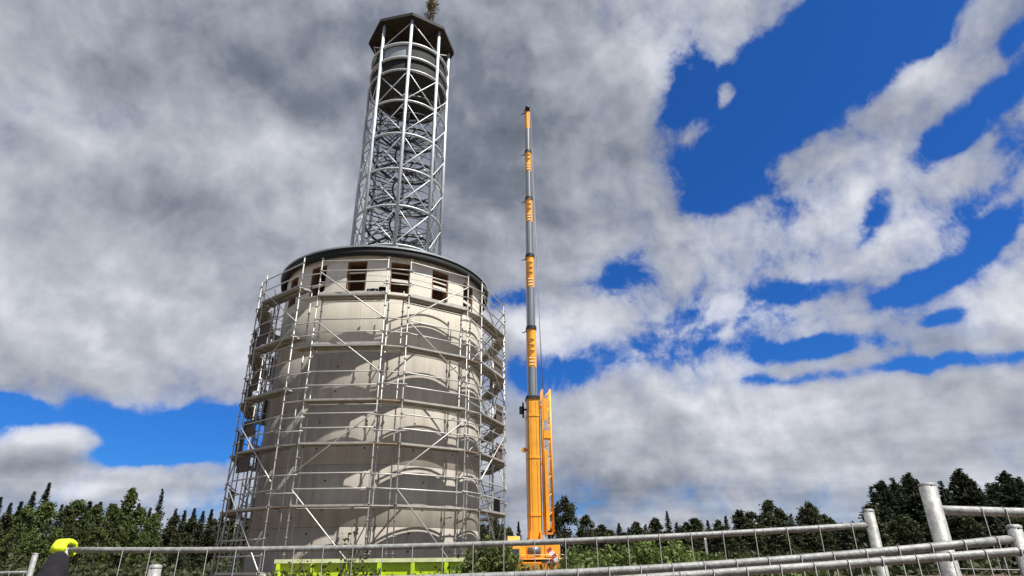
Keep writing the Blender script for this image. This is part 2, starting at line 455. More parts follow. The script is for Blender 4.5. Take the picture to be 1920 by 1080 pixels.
# ------------------------------------------------------------------ lattice tower on the roof
LX, LY, LR, LROT = -5.65, 26.36, 2.12, 9.5
lat = thing('lattice_tower', 'galvanised steel lattice shaft with spiral stair and octagonal dark roof on the drum', 'tower', (LX, LY, 13.62))
B0 = 13.62
def lp(ang, r, z): return Vector((math.sin(ang) * r, -math.cos(ang) * r, z - B0))
pa = [R(LROT + 45 * k) for k in range(8)]
pm = MB().tube([(0, 0, 0), (0, 0, 15.35)], .082, 12).mesh('post', galv_bright)
bpm = MB().lathe([(0, 0), (.16, 0), (.16, .03), (0, .03)], n=12, smooth=False).mesh('base_plate', galv)
for a_ in pa:
    o = link('post', pm, lat, lp(a_, LR, B0)); link('base_plate', bpm, o)
    if a_ == pa[6]: o.scale = (1, 1, .785)
RZ = [15.05, 17.13, 19.20, 21.30, 23.38, 25.42]
def ring_mesh(r, t, n=64, k=8): return MB().tube([lp(2 * PI * i / n, r, B0) for i in range(n)], t, k, closed=True)
rm_ = ring_mesh(LR - .03, .056).mesh('ring', galv_bright)
rm2 = ring_mesh(LR - .03, .075).mesh('guard_ring', galv_bright)
for z in RZ: link('ring', rm_, lat, (0, 0, z - B0))
for z in (26.28, 27.25): link('guard_ring', rm2, lat, (0, 0, z - B0))
unit_b = MB().tube([(0, 0, 0), (0, 0, 1)], .027, 6).mesh('brace', galv_bright)
lev = [13.75] + RZ
for k in range(8):
    a0, a1 = pa[k], pa[(k + 1) % 8]
    for i in range(len(lev) - 1):
        z0, z1 = lev[i] + .08, lev[i + 1] - .08
        seg('brace', unit_b, lp(a0, LR, z0), lp(a1, LR, z1), lat)
        seg('brace', unit_b, lp(a0, LR - .06, z1), lp(a1, LR - .06, z0), lat)
    zt0, zt1 = 27.3, 28.8
    if k % 2: seg('brace', unit_b, lp(a0, LR, zt0), lp(a1, LR, zt1), lat)
    else: seg('brace', unit_b, lp(a0, LR, zt1), lp(a1, LR, zt0), lat)
# platform
pf = MB().lathe([(.35, 25.42 - B0), (1.98, 25.42 - B0), (1.98, 25.50 - B0), (.35, 25.50 - B0)], n=40, smooth=False, a0=R(-140), a1=R(170)).build('platform', galv_dark, lat)
for k in range(8):
    a0_ = pa[k] + R(1.5); a1_ = pa[k] + R(43.5)
    MB().ringwall(2.0, 2.02, 25.52 - B0, 26.22 - B0, 8, a0_, a1_).build('guard_panel', blackm, lat)
    MB().ringwall(2.0, 2.02, 26.36 - B0, 27.16 - B0, 8, a0_, a1_).build('guard_panel', flash if k == 7 else blackm, lat)
# spiral stair
st = link('spiral_stair', None, lat); st.empty_display_size = .1
PITCHZ = 2.08; Z0S = 13.75; turns = 5.6; RO, RI = 1.66, .42
def hel(r, z, ph=0.0): return lp(R(30) + ph + 2 * PI * (z - Z0S) / PITCHZ, r, z)
zz = [Z0S + i * PITCHZ / 28 for i in range(int(turns * 28) + 1)]
MB().tube([hel(RO, z) for z in zz], .06, 6).build('outer_stringer', galv_dark, st)
MB().tube([hel(RI, z) for z in zz], .045, 6).build('inner_stringer', galv_dark, st)
MB().tube([hel(RO, z) + Vector((0, 0, 1.0)) for z in zz], .028, 6).build('handrail', galv_dark, st)
MB().tube([hel(RO, z) + Vector((0, 0, .5)) for z in zz], .016, 5).build('knee_rail', galv_dark, st)
MB().tube([hel(RI, z) + Vector((0, 0, 1.0)) for z in zz], .024, 6).build('handrail', galv_dark, st)
da = 2 * PI / 13
tm = MB()
c0, s0, c1, s1 = math.cos(-da * .42), math.sin(-da * .42), math.cos(da * .42), math.sin(da * .42)
for ra in (RI, RO * .6, RO):
    tm.bar((ra * c0, ra * s0, 0), (ra * c1, ra * s1, 0), .03, .035)
for tt in (-.42, .42): tm.bar((RI * math.cos(da * tt), RI * math.sin(da * tt), 0), (RO * math.cos(da * tt), RO * math.sin(da * tt), 0), .03, .05)
tme = tm.mesh('tread', galv_dark)
bal = MB().tube([(0, 0, 0), (0, 0, 1.0)], .012, 4).mesh('baluster', galv_dark)
for i in range(int(turns * 13)):
    z = Z0S + (i + .5) * PITCHZ / 13
    an = R(30) + 2 * PI * (z - Z0S) / PITCHZ
    link('tread', tme, st, (0, 0, z - B0), an - PI / 2)
    if i % 2: link('baluster', bal, st, hel(RO, z))
# roof
rr = 2.42
octp = [lp(pa[k], rr, 29.0) for k in range(8)]
m = MB(); zt = 29.16
v8 = [(p.x, p.y, 29.0 - B0) for p in octp] + [(p.x, p.y, zt - B0) for p in octp]
m.add(v8, [tuple(range(8))] + [(i, (i + 1) % 8, 8 + (i + 1) % 8, 8 + i) for i in range(8)])
top = [(p.x, p.y, zt - B0) for p in octp] + [(0, 0, zt + .28 - B0)]
m.add(top, [(i, (i + 1) % 8, 8) for i in range(8)])
roof8 = m.build('roof', blackm, lat)
for k in range(8):
    p, q = octp[k] * 1.004, octp[(k + 1) % 8] * 1.004
    p.z = q.z = 29.075 - B0
    MB().bar(p, q, .03, .2).build('roof_fascia', blackm, roof8)
    a_, b_ = lp(pa[k], .25, 28.95), lp(pa[k], rr - .08, 28.95)
    MB().bar(a_, b_, .08, .09).build('rafter', darkboards, roof8)
MB().add([(p.x * .985, p.y * .985, 28.992 - B0) for p in octp], [tuple(range(8))[::-1]]).build('ceiling_boards', darkboards, roof8)

# ------------------------------------------------------------------ foliage helpers
def leaves(mb_pts, mb_dirs, sizes, rng, aspect=.55):
    """numpy arrays -> diamond shaped leaf quads"""
    n = len(mb_pts)
    d = mb_dirs / np.maximum(np.linalg.norm(mb_dirs, axis=1, keepdims=True), 1e-6)
    r = rng.normal(size=(n, 3)); s = np.cross(d, r); s /= np.maximum(np.linalg.norm(s, axis=1, keepdims=True), 1e-6)
    L_ = sizes[:, None]
    v = np.stack([mb_pts, mb_pts + d * L_ * .5 + s * L_ * aspect * .5, mb_pts + d * L_, mb_pts + d * L_ * .5 - s * L_ * aspect * .5], 1).reshape(-1, 3)
    return v
def quad_mesh(name, v, m):
    n = len(v) // 4
    me = bpy.data.meshes.new(name)
    me.vertices.add(len(v)); me.vertices.foreach_set('co', v.astype(np.float32).ravel())
    me.loops.add(4 * n); me.loops.foreach_set('vertex_index', np.arange(4 * n, dtype=np.int32))
    me.polygons.add(n); me.polygons.foreach_set('loop_start', np.arange(0, 4 * n, 4, dtype=np.int32))
    me.update(calc_edges=True)
    me.materials.append(m)
    return me
def conifer(seed, h=10., r=2.0, m=spruce, ragged=.25, base=.05, whorl=.28):
    """meshes for trunk and crown, height h"""
    rng = np.random.default_rng(seed)
    tr = MB().tube([(0, 0, -.3), (0, 0, h * .5), (0, 0, h * .97)], [h * .016, h * .009, .012], 7).mesh('trunk', bark)
    P, D, S = [], [], []
    z = h * base
    while z < h * .985:
        t = z / h
        rad = r * (1 - t) ** 1.0 * (1 + .12 * math.sin(seed + z * 1.7)) + .03
        nb = max(5, int(11 * (1 - t * .5)))
        for i in range(nb):
            an = rng.uniform(0, 2 * PI); ln = rad * rng.uniform(1 - ragged * 1.7, 1 + ragged * .6)
            droop = -.25 + .55 * t + rng.uniform(-.12, .12)
            k = max(3, int(ln / .13))
            s = np.linspace(.12, 1, k)
            base_p = np.stack([np.cos(an) * s * ln, np.sin(an) * s * ln, z + droop * s * ln - .18 * ln * s * s + .16 * ln * s ** 3], 1)
            for side in (-1, 1, 0):
                d = np.stack([np.cos(an + side * .9) * np.ones(k), np.sin(an + side * .9) * np.ones(k), np.full(k, -.15 + .2 * t)], 1) + rng.normal(0, .22, (k, 3))
                P.append(base_p + rng.normal(0, .04, (k, 3))); D.append(d); S.append((.24 + .26 * (1 - s * .6)) * rng.uniform(.7, 1.25, k) * (.30 + .85 * (1 - t)))
        z += whorl * rng.uniform(.7, 1.3) * (.38 + .62 * (1 - t))
    top = 16
    P.append(np.stack([np.zeros(top), np.zeros(top), np.linspace(h * .93, h * .985, top)], 1)); D.append(rng.normal(0, .35, (top, 3)) + [0, 0, 1.]); S.append(np.full(top, .14))
    P, D, S = np.concatenate(P), np.concatenate(D), np.concatenate(S)
    return tr, quad_mesh('crown', leaves(P, D, S, rng, .62), m)
def broadleaf(seed, h=10., r=2.6, m=leafm, b=birchbark, taper=1.0, n_cl=70, per=90, base=.08, leaf=.34, droop=.5, lean=0.0, spread=.42):
    rng = np.random.default_rng(seed)
    tb = MB(); lx = lean * h
    tb.tube([(0, 0, -.3), (lx * .2, 0, h * .35), (lx * .6, 0, h * .7), (lx, 0, h * .96)], [h * .014, h * .010, h * .005, .01], 7)
    P, D, S = [], [], []
    for i in range(n_cl):
        t = base + (1 - base) * rng.uniform(0, 1) ** .85
        prof = (math.sin(min(1, (t + .16) / .5) * PI / 2)) * (max(0, 1 - t) ** (.62 * taper)) * 1.15
        an = rng.uniform(0, 2 * PI); rr_ = r * prof * rng.uniform(.35, 1.0)
        c = np.array([math.cos(an) * rr_ + lx * t * t, math.sin(an) * rr_, t * h])
        tb.tube([(lx * (t * .8) ** 2, 0, max(.1, t * h - .35 * rr_ - .2)), tuple(c)], [.035 * (1.1 - t) + .008, .006], 4, caps=False)
        k = int(per * rng.uniform(.6, 1.3)); sg = spread * rng.uniform(.6, 1.3) * (.55 + .6 * (1 - t)) * (r / 2.6)
        p = c + rng.normal(0, 1, (k, 3)) * [sg, sg, sg * .8]
        p[:, 2] -= droop * np.hypot(p[:, 0] - c[0], p[:, 1] - c[1]) * .8
        P.append(p); D.append(rng.normal(0, .7, (k, 3)) + [0, 0, -droop]); S.append(leaf * rng.uniform(.6, 1.3, k))
    P, D, S = np.concatenate(P), np.concatenate(D), np.concatenate(S)
    keep = P[:, 2] > .05
    return tb.mesh('trunk', b), quad_mesh('crown', leaves(P[keep], D[keep], S[keep], rng, .6), m)
def bush(seed, h=2., r=1.2, m=bushleaf, stems=16, per=70, leaf=.09, upright=.7):
    rng = np.random.default_rng(seed)
    tb = MB(); P, D, S = [], [], []
    for i in range(stems):
        an = rng.uniform(0, 2 * PI); q = r * math.sqrt(rng.uniform(0, 1)); hh = h * rng.uniform(.6, 1) * (1 - .22 * (q / r) ** 2)
        b0 = np.array([math.cos(an) * q * .45, math.sin(an) * q * .45, -.1]); b1 = np.array([math.cos(an) * q, math.sin(an) * q, hh])
        mid = (b0 + b1) / 2 + [0, 0, hh * .12]
        tb.tube([b0, mid, b1], [.012, .009, .003], 4, caps=False)
        t = rng.uniform(.12, 1, per) ** .8
        p = (b0 * ((1 - t) ** 2)[:, None] + mid * (2 * t * (1 - t))[:, None] + b1 * (t * t)[:, None]) + rng.normal(0, .07 + .06 * r * (1 - upright), (per, 3))
        P.append(p); D.append(rng.normal(0, .7, (per, 3)) + [0, 0, .2]); S.append(leaf * rng.uniform(.55, 1.35, per))
    P, D, S = np.concatenate(P), np.concatenate(D), np.concatenate(S)
    keep = P[:, 2] > .02
    return tb.mesh('stems', bark), quad_mesh('foliage', leaves(P[keep], D[keep], S[keep], rng, .6), m)

# topping-out tree fixed to the lattice roof
q = lp(R(LROT + 27), 2.05, 0) + Vector((LX, LY, 0)); zb = 29.2
tt = thing('topping_out_tree', 'thin autumn coloured sapling tied upright on the octagonal roof', 'tree', (q.x, q.y, zb))
rng = np.random.default_rng(5)
tb = MB().tube([(0, 0, -.02), (.03, 0, 1.2), (.05, 0, 2.6)], [.035, .025, .006], 6)
P, D, S = [], [], []
for i in range(60):
    t = rng.uniform(.05, 1); an = rng.uniform(0, 2 * PI); ln = (1.1 - .6 * t) * rng.uniform(.5, 1)
    b0 = np.array([.03, 0, t * 2.5]); b1 = b0 + [math.cos(an) * ln * .55, math.sin(an) * ln * .55, ln * .8]
    tb.tube([b0, b1], [.012, .003], 4, caps=False)
    k = 30; s = rng.uniform(.2, 1, k)[:, None]
    P.append(b0 * (1 - s) + b1 * s + rng.normal(0, .05, (k, 3))); D.append(rng.normal(0, 1, (k, 3))); S.append(rng.uniform(.06, .14, k))
tb.build('trunk', bark, tt)
link('crown', quad_mesh('crown', leaves(np.concatenate(P), np.concatenate(D), np.concatenate(S), rng), dryleaf), tt)

# ------------------------------------------------------------------ scaffold
sca = thing('scaffold', 'galvanised tube scaffold with plank decks ringing the concrete drum', 'scaffold', (AX, AY, GZT))
PHI = -1.475
AO, AI, BH = 5.36, 4.86, 1.285
FRONT = [3.63, 5.63, 7.13, 9.13, 11.13]
LEFT = [1.63, 3.63, 5.63, 7.63, 9.63, 11.63]
def sp(k, s, a, z):
    an = R(PHI + 36 * k)
    return Vector((math.sin(an) * a + math.cos(an) * s, -math.cos(an) * a + math.sin(an) * s, z - GZT))
def post_mesh(zt):
    p = MB(); Lz = zt - GZT
    p.lathe([(0, -.05), (.075, -.05), (.075, -.04), (.019, -.035), (.019, .18), (.0245, .185), (.0245, Lz), (0, Lz)], n=8)
    z = .22
    while z < Lz:
        p.lathe([(.0245, z), (.058, z + .004), (.058, z + .014), (.0245, z + .02)], n=8, smooth=False); z += .5
    return p.mesh('standard', scafm)
PM_F, PM_L = post_mesh(12.65), post_mesh(12.85)
PM_I = post_mesh(11.5)
TUBE = MB().tube([(0, 0, 0), (0, 0, 1)], .0242, 8).mesh('ledger', scafm)
THIN = MB().tube([(0, 0, 0), (0, 0, 1)], .0205, 6).mesh('transom', scafm)
# steel plank with down-turned edges
def plank(L_, w):
    m = MB(); m.box((0, 0, 0), (L_, w, .012))
    for s in (-1, 1): m.box((0, s * (w / 2 - .006), -.034), (L_, .012, .056))
    for s in (-1, 1): m.box((s * (L_ / 2 - .006), 0, -.034), (.012, w - .025, .056))
    for i in range(-2, 3): m.box((i * L_ / 6, 0, -.020), (.03, w - .025, .027))
    return m.mesh('plank', deckm)
PW = .268
PLK = plank(2.54, PW)
KS = list(range(-3, 5))
rnd = random.Random(4)
TOE = MB().box((0, 0, 0), (2.5, .022, .11)).mesh('toe_board', deckm)
for k in KS:
    an = R(PHI + 36 * k)
    lv = LEFT if k < 0 else FRONT
    for s in (-BH, BH):
        o = link('standard', PM_L if k < 0 else PM_F, sca, sp(k, s, AO, GZT)); o.rotation_euler = (0, 0, rnd.uniform(0, 3))
        o = link('standard', PM_I, sca, sp(k, s, AI - .02, GZT))
    for i, z in enumerate(lv):
        base = k < 0 and i == 0
        if not base or k == -1:
            for j in range(2):
                link('plank', PLK, sca, sp(k, 0, AI + .03 + PW / 2 + j * (PW + .012), z + rnd.uniform(-.004, .004)), an)
        for s in (-BH, BH): seg('transom', THIN, sp(k, s, AI - .02, z - .075), sp(k, s, AO, z - .075), sca)
        for dz in ((.5, 1.0) if not (k >= 0 and i == 4) else (.52, 1.0, 1.42)):
            seg('guard_rail', TUBE, sp(k, -BH, AO, z + dz), sp(k, BH, AO, z + dz), sca)
        seg('ledger', TUBE, sp(k, -BH, AO, z - .05), sp(k, BH, AO, z - .05), sca)
        if i % 2 == 0: seg('ledger', TUBE, sp(k, -BH, AI - .02, z - .08), sp(k, BH, AI - .02, z - .08), sca)
        if (k, i) in ((0, 4), (0, 3), (1, 4), (2, 4), (-1, 5), (3, 2), (2, 3)):
            link('toe_board', TOE, sca, sp(k, 0, AO - .035, z + .062), an)
        if i < len(lv) - 1:
            seg('wall_tie', THIN, sp(k, BH * .86, RW - .25, z - .3), sp(k, BH * .86, AI, z - .3), sca)
    if k >= 0:
        seg('ledger', TUBE, sp(k, -BH, AO, 1.35), sp(k, BH, AO, 1.35), sca)
    # corner gap to the next bay
    if k < KS[-1]:
        nl = LEFT if k + 1 < 0 else FRONT
        for i, z in enumerate(nl):
            if k + 1 < 0 and i == 0: continue
            a_, b_, c_, d_ = sp(k, BH, AI + .08, z - .01), sp(k, BH, AO - .02, z - .01), sp(k + 1, -BH, AO - .02, z - .01), sp(k + 1, -BH, AI + .08, z - .01)
            dn = Vector((0, 0, -.04))
            MB().add([a_, b_, c_, d_, a_ + dn, b_ + dn, c_ + dn, d_ + dn], [(0, 1, 2, 3), (7, 6, 5, 4), (0, 4, 5, 1), (1, 5, 6, 2), (2, 6, 7, 3), (3, 7, 4, 0)]).build('corner_plank', deckwood if rnd.random() < .5 else deckm, sca)
            for dz in (.45 + rnd.uniform(-.1, .1), 1.0 + rnd.uniform(-.12, .05)):
                o = (sp(k + 1, -BH, AO, 0) - sp(k, BH, AO, 0)).normalized() * .12
                seg('corner_tube', THIN, sp(k, BH, AO + .04, z + dz) - o, sp(k + 1, -BH, AO + .04, z + dz + rnd.uniform(-.03, .03)) + o, sca)
# diagonal braces in the outer plane: (bay, z at left end, z at right end)
BR = []
for k in (0, 1, 2, 3, 4):
    BR += [(k, 12.05, 10.15) if k != 1 else (k, 10.2, 12.1), (k, 10.1, 8.1), (k, 4.65, 6.7), (k, 4.1, 1.4)]
for k in (-1, -2, -3):
    BR += [(k, 12.1, 10.2), (k, 8.2, 10.0), (k, 6.6, 4.4), (k, 4.3, 1.7)]
for k, z0, z1 in BR:
    seg('diagonal_brace', TUBE, sp(k, -BH, AO + .05, z0), sp(k, BH, AO + .05, z1), sca)
for k in (-3, -2, 2, 3, 4):
    lv = LEFT[1:] if k < 0 else FRONT
    for i in range(4):
        a_, b_ = (-BH, BH) if (i + k) % 2 else (BH, -BH)
        seg('diagonal_brace', THIN, sp(k, a_, AI - .05, lv[i]), sp(k, b_, AI - .05, lv[i + 1]), sca)
    for z in lv:
        for dz in (.5, 1.0): seg('guard_rail', THIN, sp(k, -BH, AI - .02, z + dz), sp(k, BH, AI - .02, z + dz), sca)
# plywood end boards, seen on the flanks of the ring
for k, s, z, w, h in ((-2, .2, 3.7, 1.5, .8), (-2, .3, 5.7, 1.7, .9), (-2, .2, 7.7, 1.9, 1.0), (-2, .3, 9.7, 2.1, 1.05), (-3, 0, 5.7, 2.0, .9), (-3, 0, 9.7, 2.0, 1.0), (-3, .2, 7.7, 1.8, 1.0), (-3, 0, 3.7, 1.6, .8),
                      (3, .1, 9.2, 2.0, .95), (3, 0, 7.2, 2.2, .85), (3, .3, 5.7, 1.8, .8), (4, 0, 9.2, 2.2, .9), (4, 0, 7.2, 2.0, .9), (4, 0, 5.7, 2.0, .9), (3, 0, 3.7, 1.4, .7), (2, .75, 9.2, .9, .75), (2, .9, 7.2, .7, .7), (2, .9, 5.7, .7, .6), (-1, -.95, 9.75, .62, .85), (-1, -1.0, 7.9, .5, .8), (-1, -.9, 6.15, .7, .62), (-1, -.85, 4.9, .8, .55)):
    p = sp(k, s, AO - .06, z + h / 2)
    MB().box((0, 0, 0), (w, .021, h)).build('plywood_board', plywood, sca, p, R(PHI + 36 * k))
# ladders inside bay -1
ls = MB()
LH = 2.3
for k, s, z in ((-1, -.62, 1.3), (-1, -.35, 3.6), (-1, -.62, 5.6), (-1, -.35, 7.6), (-1, -.62, 9.6)):
    e_ = link('ladder', None, sca, sp(k, s, AO - .22, z), R(PHI + 36 * k)); e_.empty_display_size = .1
    for sx in (-.16, .16): MB().bar((sx, 0, 0), (sx, .05, LH), .03, .05, (0, 1, 0)).build('stile', galv, e_)
    for i in range(8): MB().tube([(-.15, .01 + i * .006, .2 + i * .28), (.15, .01 + i * .006, .2 + i * .28)], .016, 6).build('rung', galv, e_)

# things left on the top deck
def bucket(k, s, a, z, label):
    t = thing('bucket', label, 'bucket', sp(k, s, a, z) + Vector((AX, AY, GZT)))
    MB().lathe([(0, .0), (.12, 0), (.155, .30), (.165, .30), (.165, .31), (.145, .31), (.112, .015), (0, .012)], n=20).build('body', rubber, t)
    MB().tube([(.16 * math.cos(u), 0, .29 + .14 * math.sin(u)) for u in np.linspace(0, PI, 11)], .006, 5).build('handle', ropem, t)
bucket(0, 1.08, AO - .25, 11.145, 'black rubble bucket on the top deck between two front window openings')
tl = thing('tool_case', 'dark tool case standing on the top deck below a front window', 'case', sp(0, .72, AO - .2, 11.145) + Vector((AX, AY, GZT)), R(PHI))
MB().box((0, 0, .12), (.42, .2, .235)).build('body', darkmetal, tl)
MB().tube([(-.08, 0, .235), (-.07, 0, .285), (.07, 0, .285), (.08, 0, .235)], .011, 6).build('handle', rubber, tl)
for sx in (-.12, .12): MB().box((sx, -.104, .17), (.05, .012, .05)).build('latch', galv, tl)

# ------------------------------------------------------------------ mobile crane
CY = 45.0
cb = at_y(1003, 1010, CY)
CGZ = gz(cb.x, CY)
cr = thing('mobile_crane', 'orange mobile crane with its telescopic boom raised nearly upright beside the drum', 'crane', (cb.x, CY, CGZ), R(4))
def cz(z): return z - CGZ
zt_ = [3.1, 13.03, 18.70, 25.08, 30.65, 35.63, 40.31]
paint = [None, 15.4, 22.1, 28.2, 33.4, 38.1]
wd = [.94, .72, .65, .585, .525, .465]
LEANX = (at_y(989, 208, CY).x - at_y(1003, 1010, CY).x) / (40.31 - 3.34)
def bx(z): return (z - 3.1) * LEANX * .9
def boom_prof(w, d):
    # box with a rounded belly, plan section
    pts = [(-w / 2, d * .42), (w / 2, d * .42), (w / 2, -d * .15)]
    for i in range(1, 8):
        t = PI * i / 8; pts.append((w / 2 * math.cos(t), -d * .15 - d * .38 * math.sin(t)))
    pts.append((-w / 2, -d * .15))
    return pts
def extr(prof, z0, z1, ox0=0.0, ox1=0.0, grow=0.0):
    m = MB(); n = len(prof)
    f_ = 1 + grow
    vs = [(x * f_ + ox0, y * f_, z0) for x, y in prof] + [(x * f_ + ox1, y * f_, z1) for x, y in prof]
    m.add(vs, [(i, (i + 1) % n, n + (i + 1) % n, n + i) for i in range(n)] + [tuple(range(n))[::-1], tuple(range(n, 2 * n))])
    return m
for i in range(6):
    pr_ = boom_prof(wd[i], wd[i] * 1.25)
    if i == 0: pr_ = [(-.46, .5), (.46, .5), (.46, -.50), (.32, -.64), (.06, -.66), (-.06, -.66), (-.32, -.64), (-.46, -.50)]
    z0, z1 = zt_[i] if i == 0 else zt_[i] - .6, zt_[i + 1]
    if i == 0:
        bo = extr(pr_, cz(z0), cz(z1), bx(z0), bx(z1)).build('boom_base', orange, cr)
        for z in (4.75, 8.6, 11.6): extr(pr_, cz(z), cz(z + .16), bx(z), bx(z), .05).build('boom_band', orange, bo)
        for sx in (-.2, .2): MB().box((bx(8) + sx, -.662, cz(8.0)), (.018, .012, 9.3)).build('weld_seam', orange_dark, bo)
        MB().tube([(bx(z) + .43, -.60, cz(z)) for z in (3.4, 6, 9, 12.8)], .022, 5).build('hydraulic_hose', rubber, bo)
        for z in (6.4, 10.6): MB().box((bx(z) + .05, -wd[0] * .66, cz(z)), (.16, .03, .05)).build('bracket', orange_dark, bo)
        extr(pr_, cz(z1 - .12), cz(z1 + .1), bx(z1), bx(z1), .10).build('boom_collar', darkmetal, bo)
    else:
        zp = paint[i]
        bo = extr(pr_, cz(z0), cz(zp), bx(z0), bx(zp)).build('boom_section', boomgrey, cr)
        extr(pr_, cz(zp), cz(z1), bx(zp), bx(z1), .004).build('painted_head', orange if i < 4 else orange, bo)
        extr(pr_, cz(z1 - .22), cz(z1 + .06), bx(z1), bx(z1), .12).build('boom_collar', darkmetal, bo)
        MB().bar((bx(z1) - wd[i] * .5, 0, cz(z1 - .3)), (bx(z1) - wd[i] * .5 - .38, 0, cz(z1 - .42)), .06, .06).build('rope_guide', darkmetal, bo)
        # guide strips on the bare steel
        for sx in (-.30, .30): MB().box((bx((z0 + zp) / 2) + sx * wd[i], -wd[i] * .60 + .03, cz((max(z0, zt_[i] + .15) + zp) / 2)), (.03, .03, zp - max(z0, zt_[i] + .15))).build('guide_strip', galv_dark, bo)
        # pale lettering running down the painted head (bars and zigzags, as blurred in the photograph)
        if i < 5:
            yf = -wd[i] * .664 - .012
            for j in range(3): MB().box((bx(zp), yf, cz(zp + .18 + j * .26)), (wd[i] * .62, .012, .10)).build('lettering', orange_pale, bo)
            for j in range(3):
                zc_ = zp + 1.05 + j * .46
                lt = MB(); w_ = wd[i] * .28
                lt.bar((bx(zc_) - w_, yf, cz(zc_)), (bx(zc_) + w_, yf, cz(zc_ + .26)), .012, .07, (0, 1, 0))
                lt.bar((bx(zc_) - w_, yf, cz(zc_ + .30)), (bx(zc_) + w_, yf, cz(zc_ + .26)), .012, .07, (0, 1, 0))
                lt.build('lettering', orange_pale, bo)
# boom head
bh = MB()
for sx in (-.16, .16): bh.box((bx(40.3) + sx, -.05, cz(40.45)), (.05, .7, .42))
bh.tube([(bx(40.3) - .18, -.33, cz(40.42)), (bx(40.3) + .18, -.33, cz(40.42))], .17, 14)
bh.build('boom_head', darkmetal, cr)
# folded fly jib on the right of the boom
jb = link('fly_jib', None, cr); jb.empty_display_size = .2
x0, x1 = .70, 1.28
def jx(x, z): return x + bx(z)
for (sx, yy) in ((x0, -.28), (x1, -.28), (x0, .28), (x1, .28)):
    MB().tube([(jx(sx, 3.7), yy, cz(3.7)), (jx(sx, 13.7), yy, cz(13.7))], .07, 8).build('chord', orange, jb)
zs = np.linspace(3.9, 13.6, 17)
for yy in (-.28, .28):
    for i in range(16):
        a_, b_ = (x0, x1) if i % 2 else (x1, x0)
        MB().tube([(jx(a_, zs[i]), yy, cz(zs[i])), (jx(b_, zs[i + 1]), yy, cz(zs[i + 1]))], .028, 6).build('lacing', orange, jb)
for sx in (x0, x1):
    for i in range(0, 16, 2):
        MB().tube([(jx(sx, zs[i]), -.28, cz(zs[i])), (jx(sx, zs[i + 1]), .28, cz(zs[i + 1]))], .028, 6).build('lacing', orange, jb)
MB().box((jx(.88, 7.0), -.30, cz(6.55)), (.24, .10, 5.4)).build('jib_plate', orange, jb)
MB().box((jx(.95, 10.4), -.02, cz(10.35)), (.62, .64, .55)).build('jib_plate', orange, jb)
MB().box((jx(.92, 12.0), -.31, cz(12.2)), (.30, .08, 1.6)).build('jib_plate', orange, jb)
MB().box((jx(.9, 3.7), 0, cz(3.66)), (.72, .62, .12)).build('jib_foot', orange_dark, jb)
for z in (4.9, 8.3, 12.4): MB().box((jx(.5, z), -.1, cz(z)), (.28, .3, .16)).build('jib_mount', orange_dark, jb)
# fittings on the left of the boom
hl = MB(); zf = 12.15
hl.box((bx(zf) - .82, -.1, cz(zf)), (.34, .34, .52)); hl.box((bx(zf) - .72, -.1, cz(zf)), (.12, .12, 1.15)); hl.box((bx(zf) - .52, -.1, cz(zf + .05)), (.30, .10, .12))
hl.build('hose_reel', rubber, cr)
sh = MB(); zf = 9.25
sh.tube([(bx(zf) - .70, -.28, cz(zf)), (bx(zf) - .70, -.10, cz(zf))], .17, 14); sh.box((bx(zf) - .52, -.18, cz(zf)), (.34, .12, .14))
sh.build('guide_sheave', orange_dark, cr)
MB().tube([(bx(11.6) - .58, -.1, cz(11.8)), (bx(5) - .5, -.1, cz(3.2))], .022, 5).build('hydraulic_line', whitep, cr)
MB().tube([(bx(40) + .26, -.45, cz(40.3)), (.75, -.5, cz(14.4)), (.72, -.5, cz(3.2))], .022, 5).build('hoist_rope', ropem, cr)
MB().tube([(bx(35.6) + .34, .3, cz(35.6)), (.9, .3, cz(13.9))], .018, 5).build('hoist_rope', ropem, cr)
# superstructure
ss = link('superstructure', None, cr); ss.empty_display_size = .2
S0 = 1.35
MB().box((.1, .4, S0 + .55), (2.9, 3.0, 1.05)).build('housing', orange, ss)
for x, w in ((-1.05, .52), (-.42, .5), (.86, .62)): MB().box((x, -1.12, S0 + .58), (w, .04, .82)).build('service_door', orange, ss)
for x in (-.35, .35): MB().box((x, -.15, S0 + 1.0), (.12, 1.5, 1.5)).build('boom_bearing', orange, ss)
MB().tube([(-.55, 0, cz(3.25)), (.55, 0, cz(3.25))], .14, 12).build('boom_pin', darkmetal, ss)
MB().tube([(-.6, -.9, S0 + .55), (.25, -.9, S0 + .55)], .33, 18).build('winch_drum', ropem, ss)
for j in range(3): MB().box((.1, 2.3, S0 + .05 + j * .36), (2.9, .9, .34)).build('counterweight', orange if j % 2 else orange_dark, ss)
cabp = [(-.75, 0), (.75, 0), (.75, .9), (.45, 1.55), (-.75, 1.55)]
cm = MB(); nn = len(cabp)
cm.add([(-1.95, y - 1.0, S0 - .1 + z) for y, z in [(-a, b) for a, b in cabp]] + [(-1.15, y - 1.0, S0 - .1 + z) for y, z in [(-a, b) for a, b in cabp]],
       [(i, (i + 1) % nn, nn + (i + 1) % nn, nn + i) for i in range(nn)] + [tuple(range(nn)), tuple(range(nn, 2 * nn))[::-1]])
cabo = cm.build('cab', orange, ss)
MB().box((-1.55, -1.76, S0 + .35), (.66, .02, .62)).build('windscreen', glass, cabo)
MB().box((-1.962, -1.0, S0 + .75), (.02, 1.0, .6)).build('side_window', glass, cabo)
for zz_ in (1.1, .86): MB().tube([(-1.3, -1.45, zz_ + .55), (1.75, -1.45, zz_ + .55)], .025, 6).build('hand_rail', orange_pale, ss)
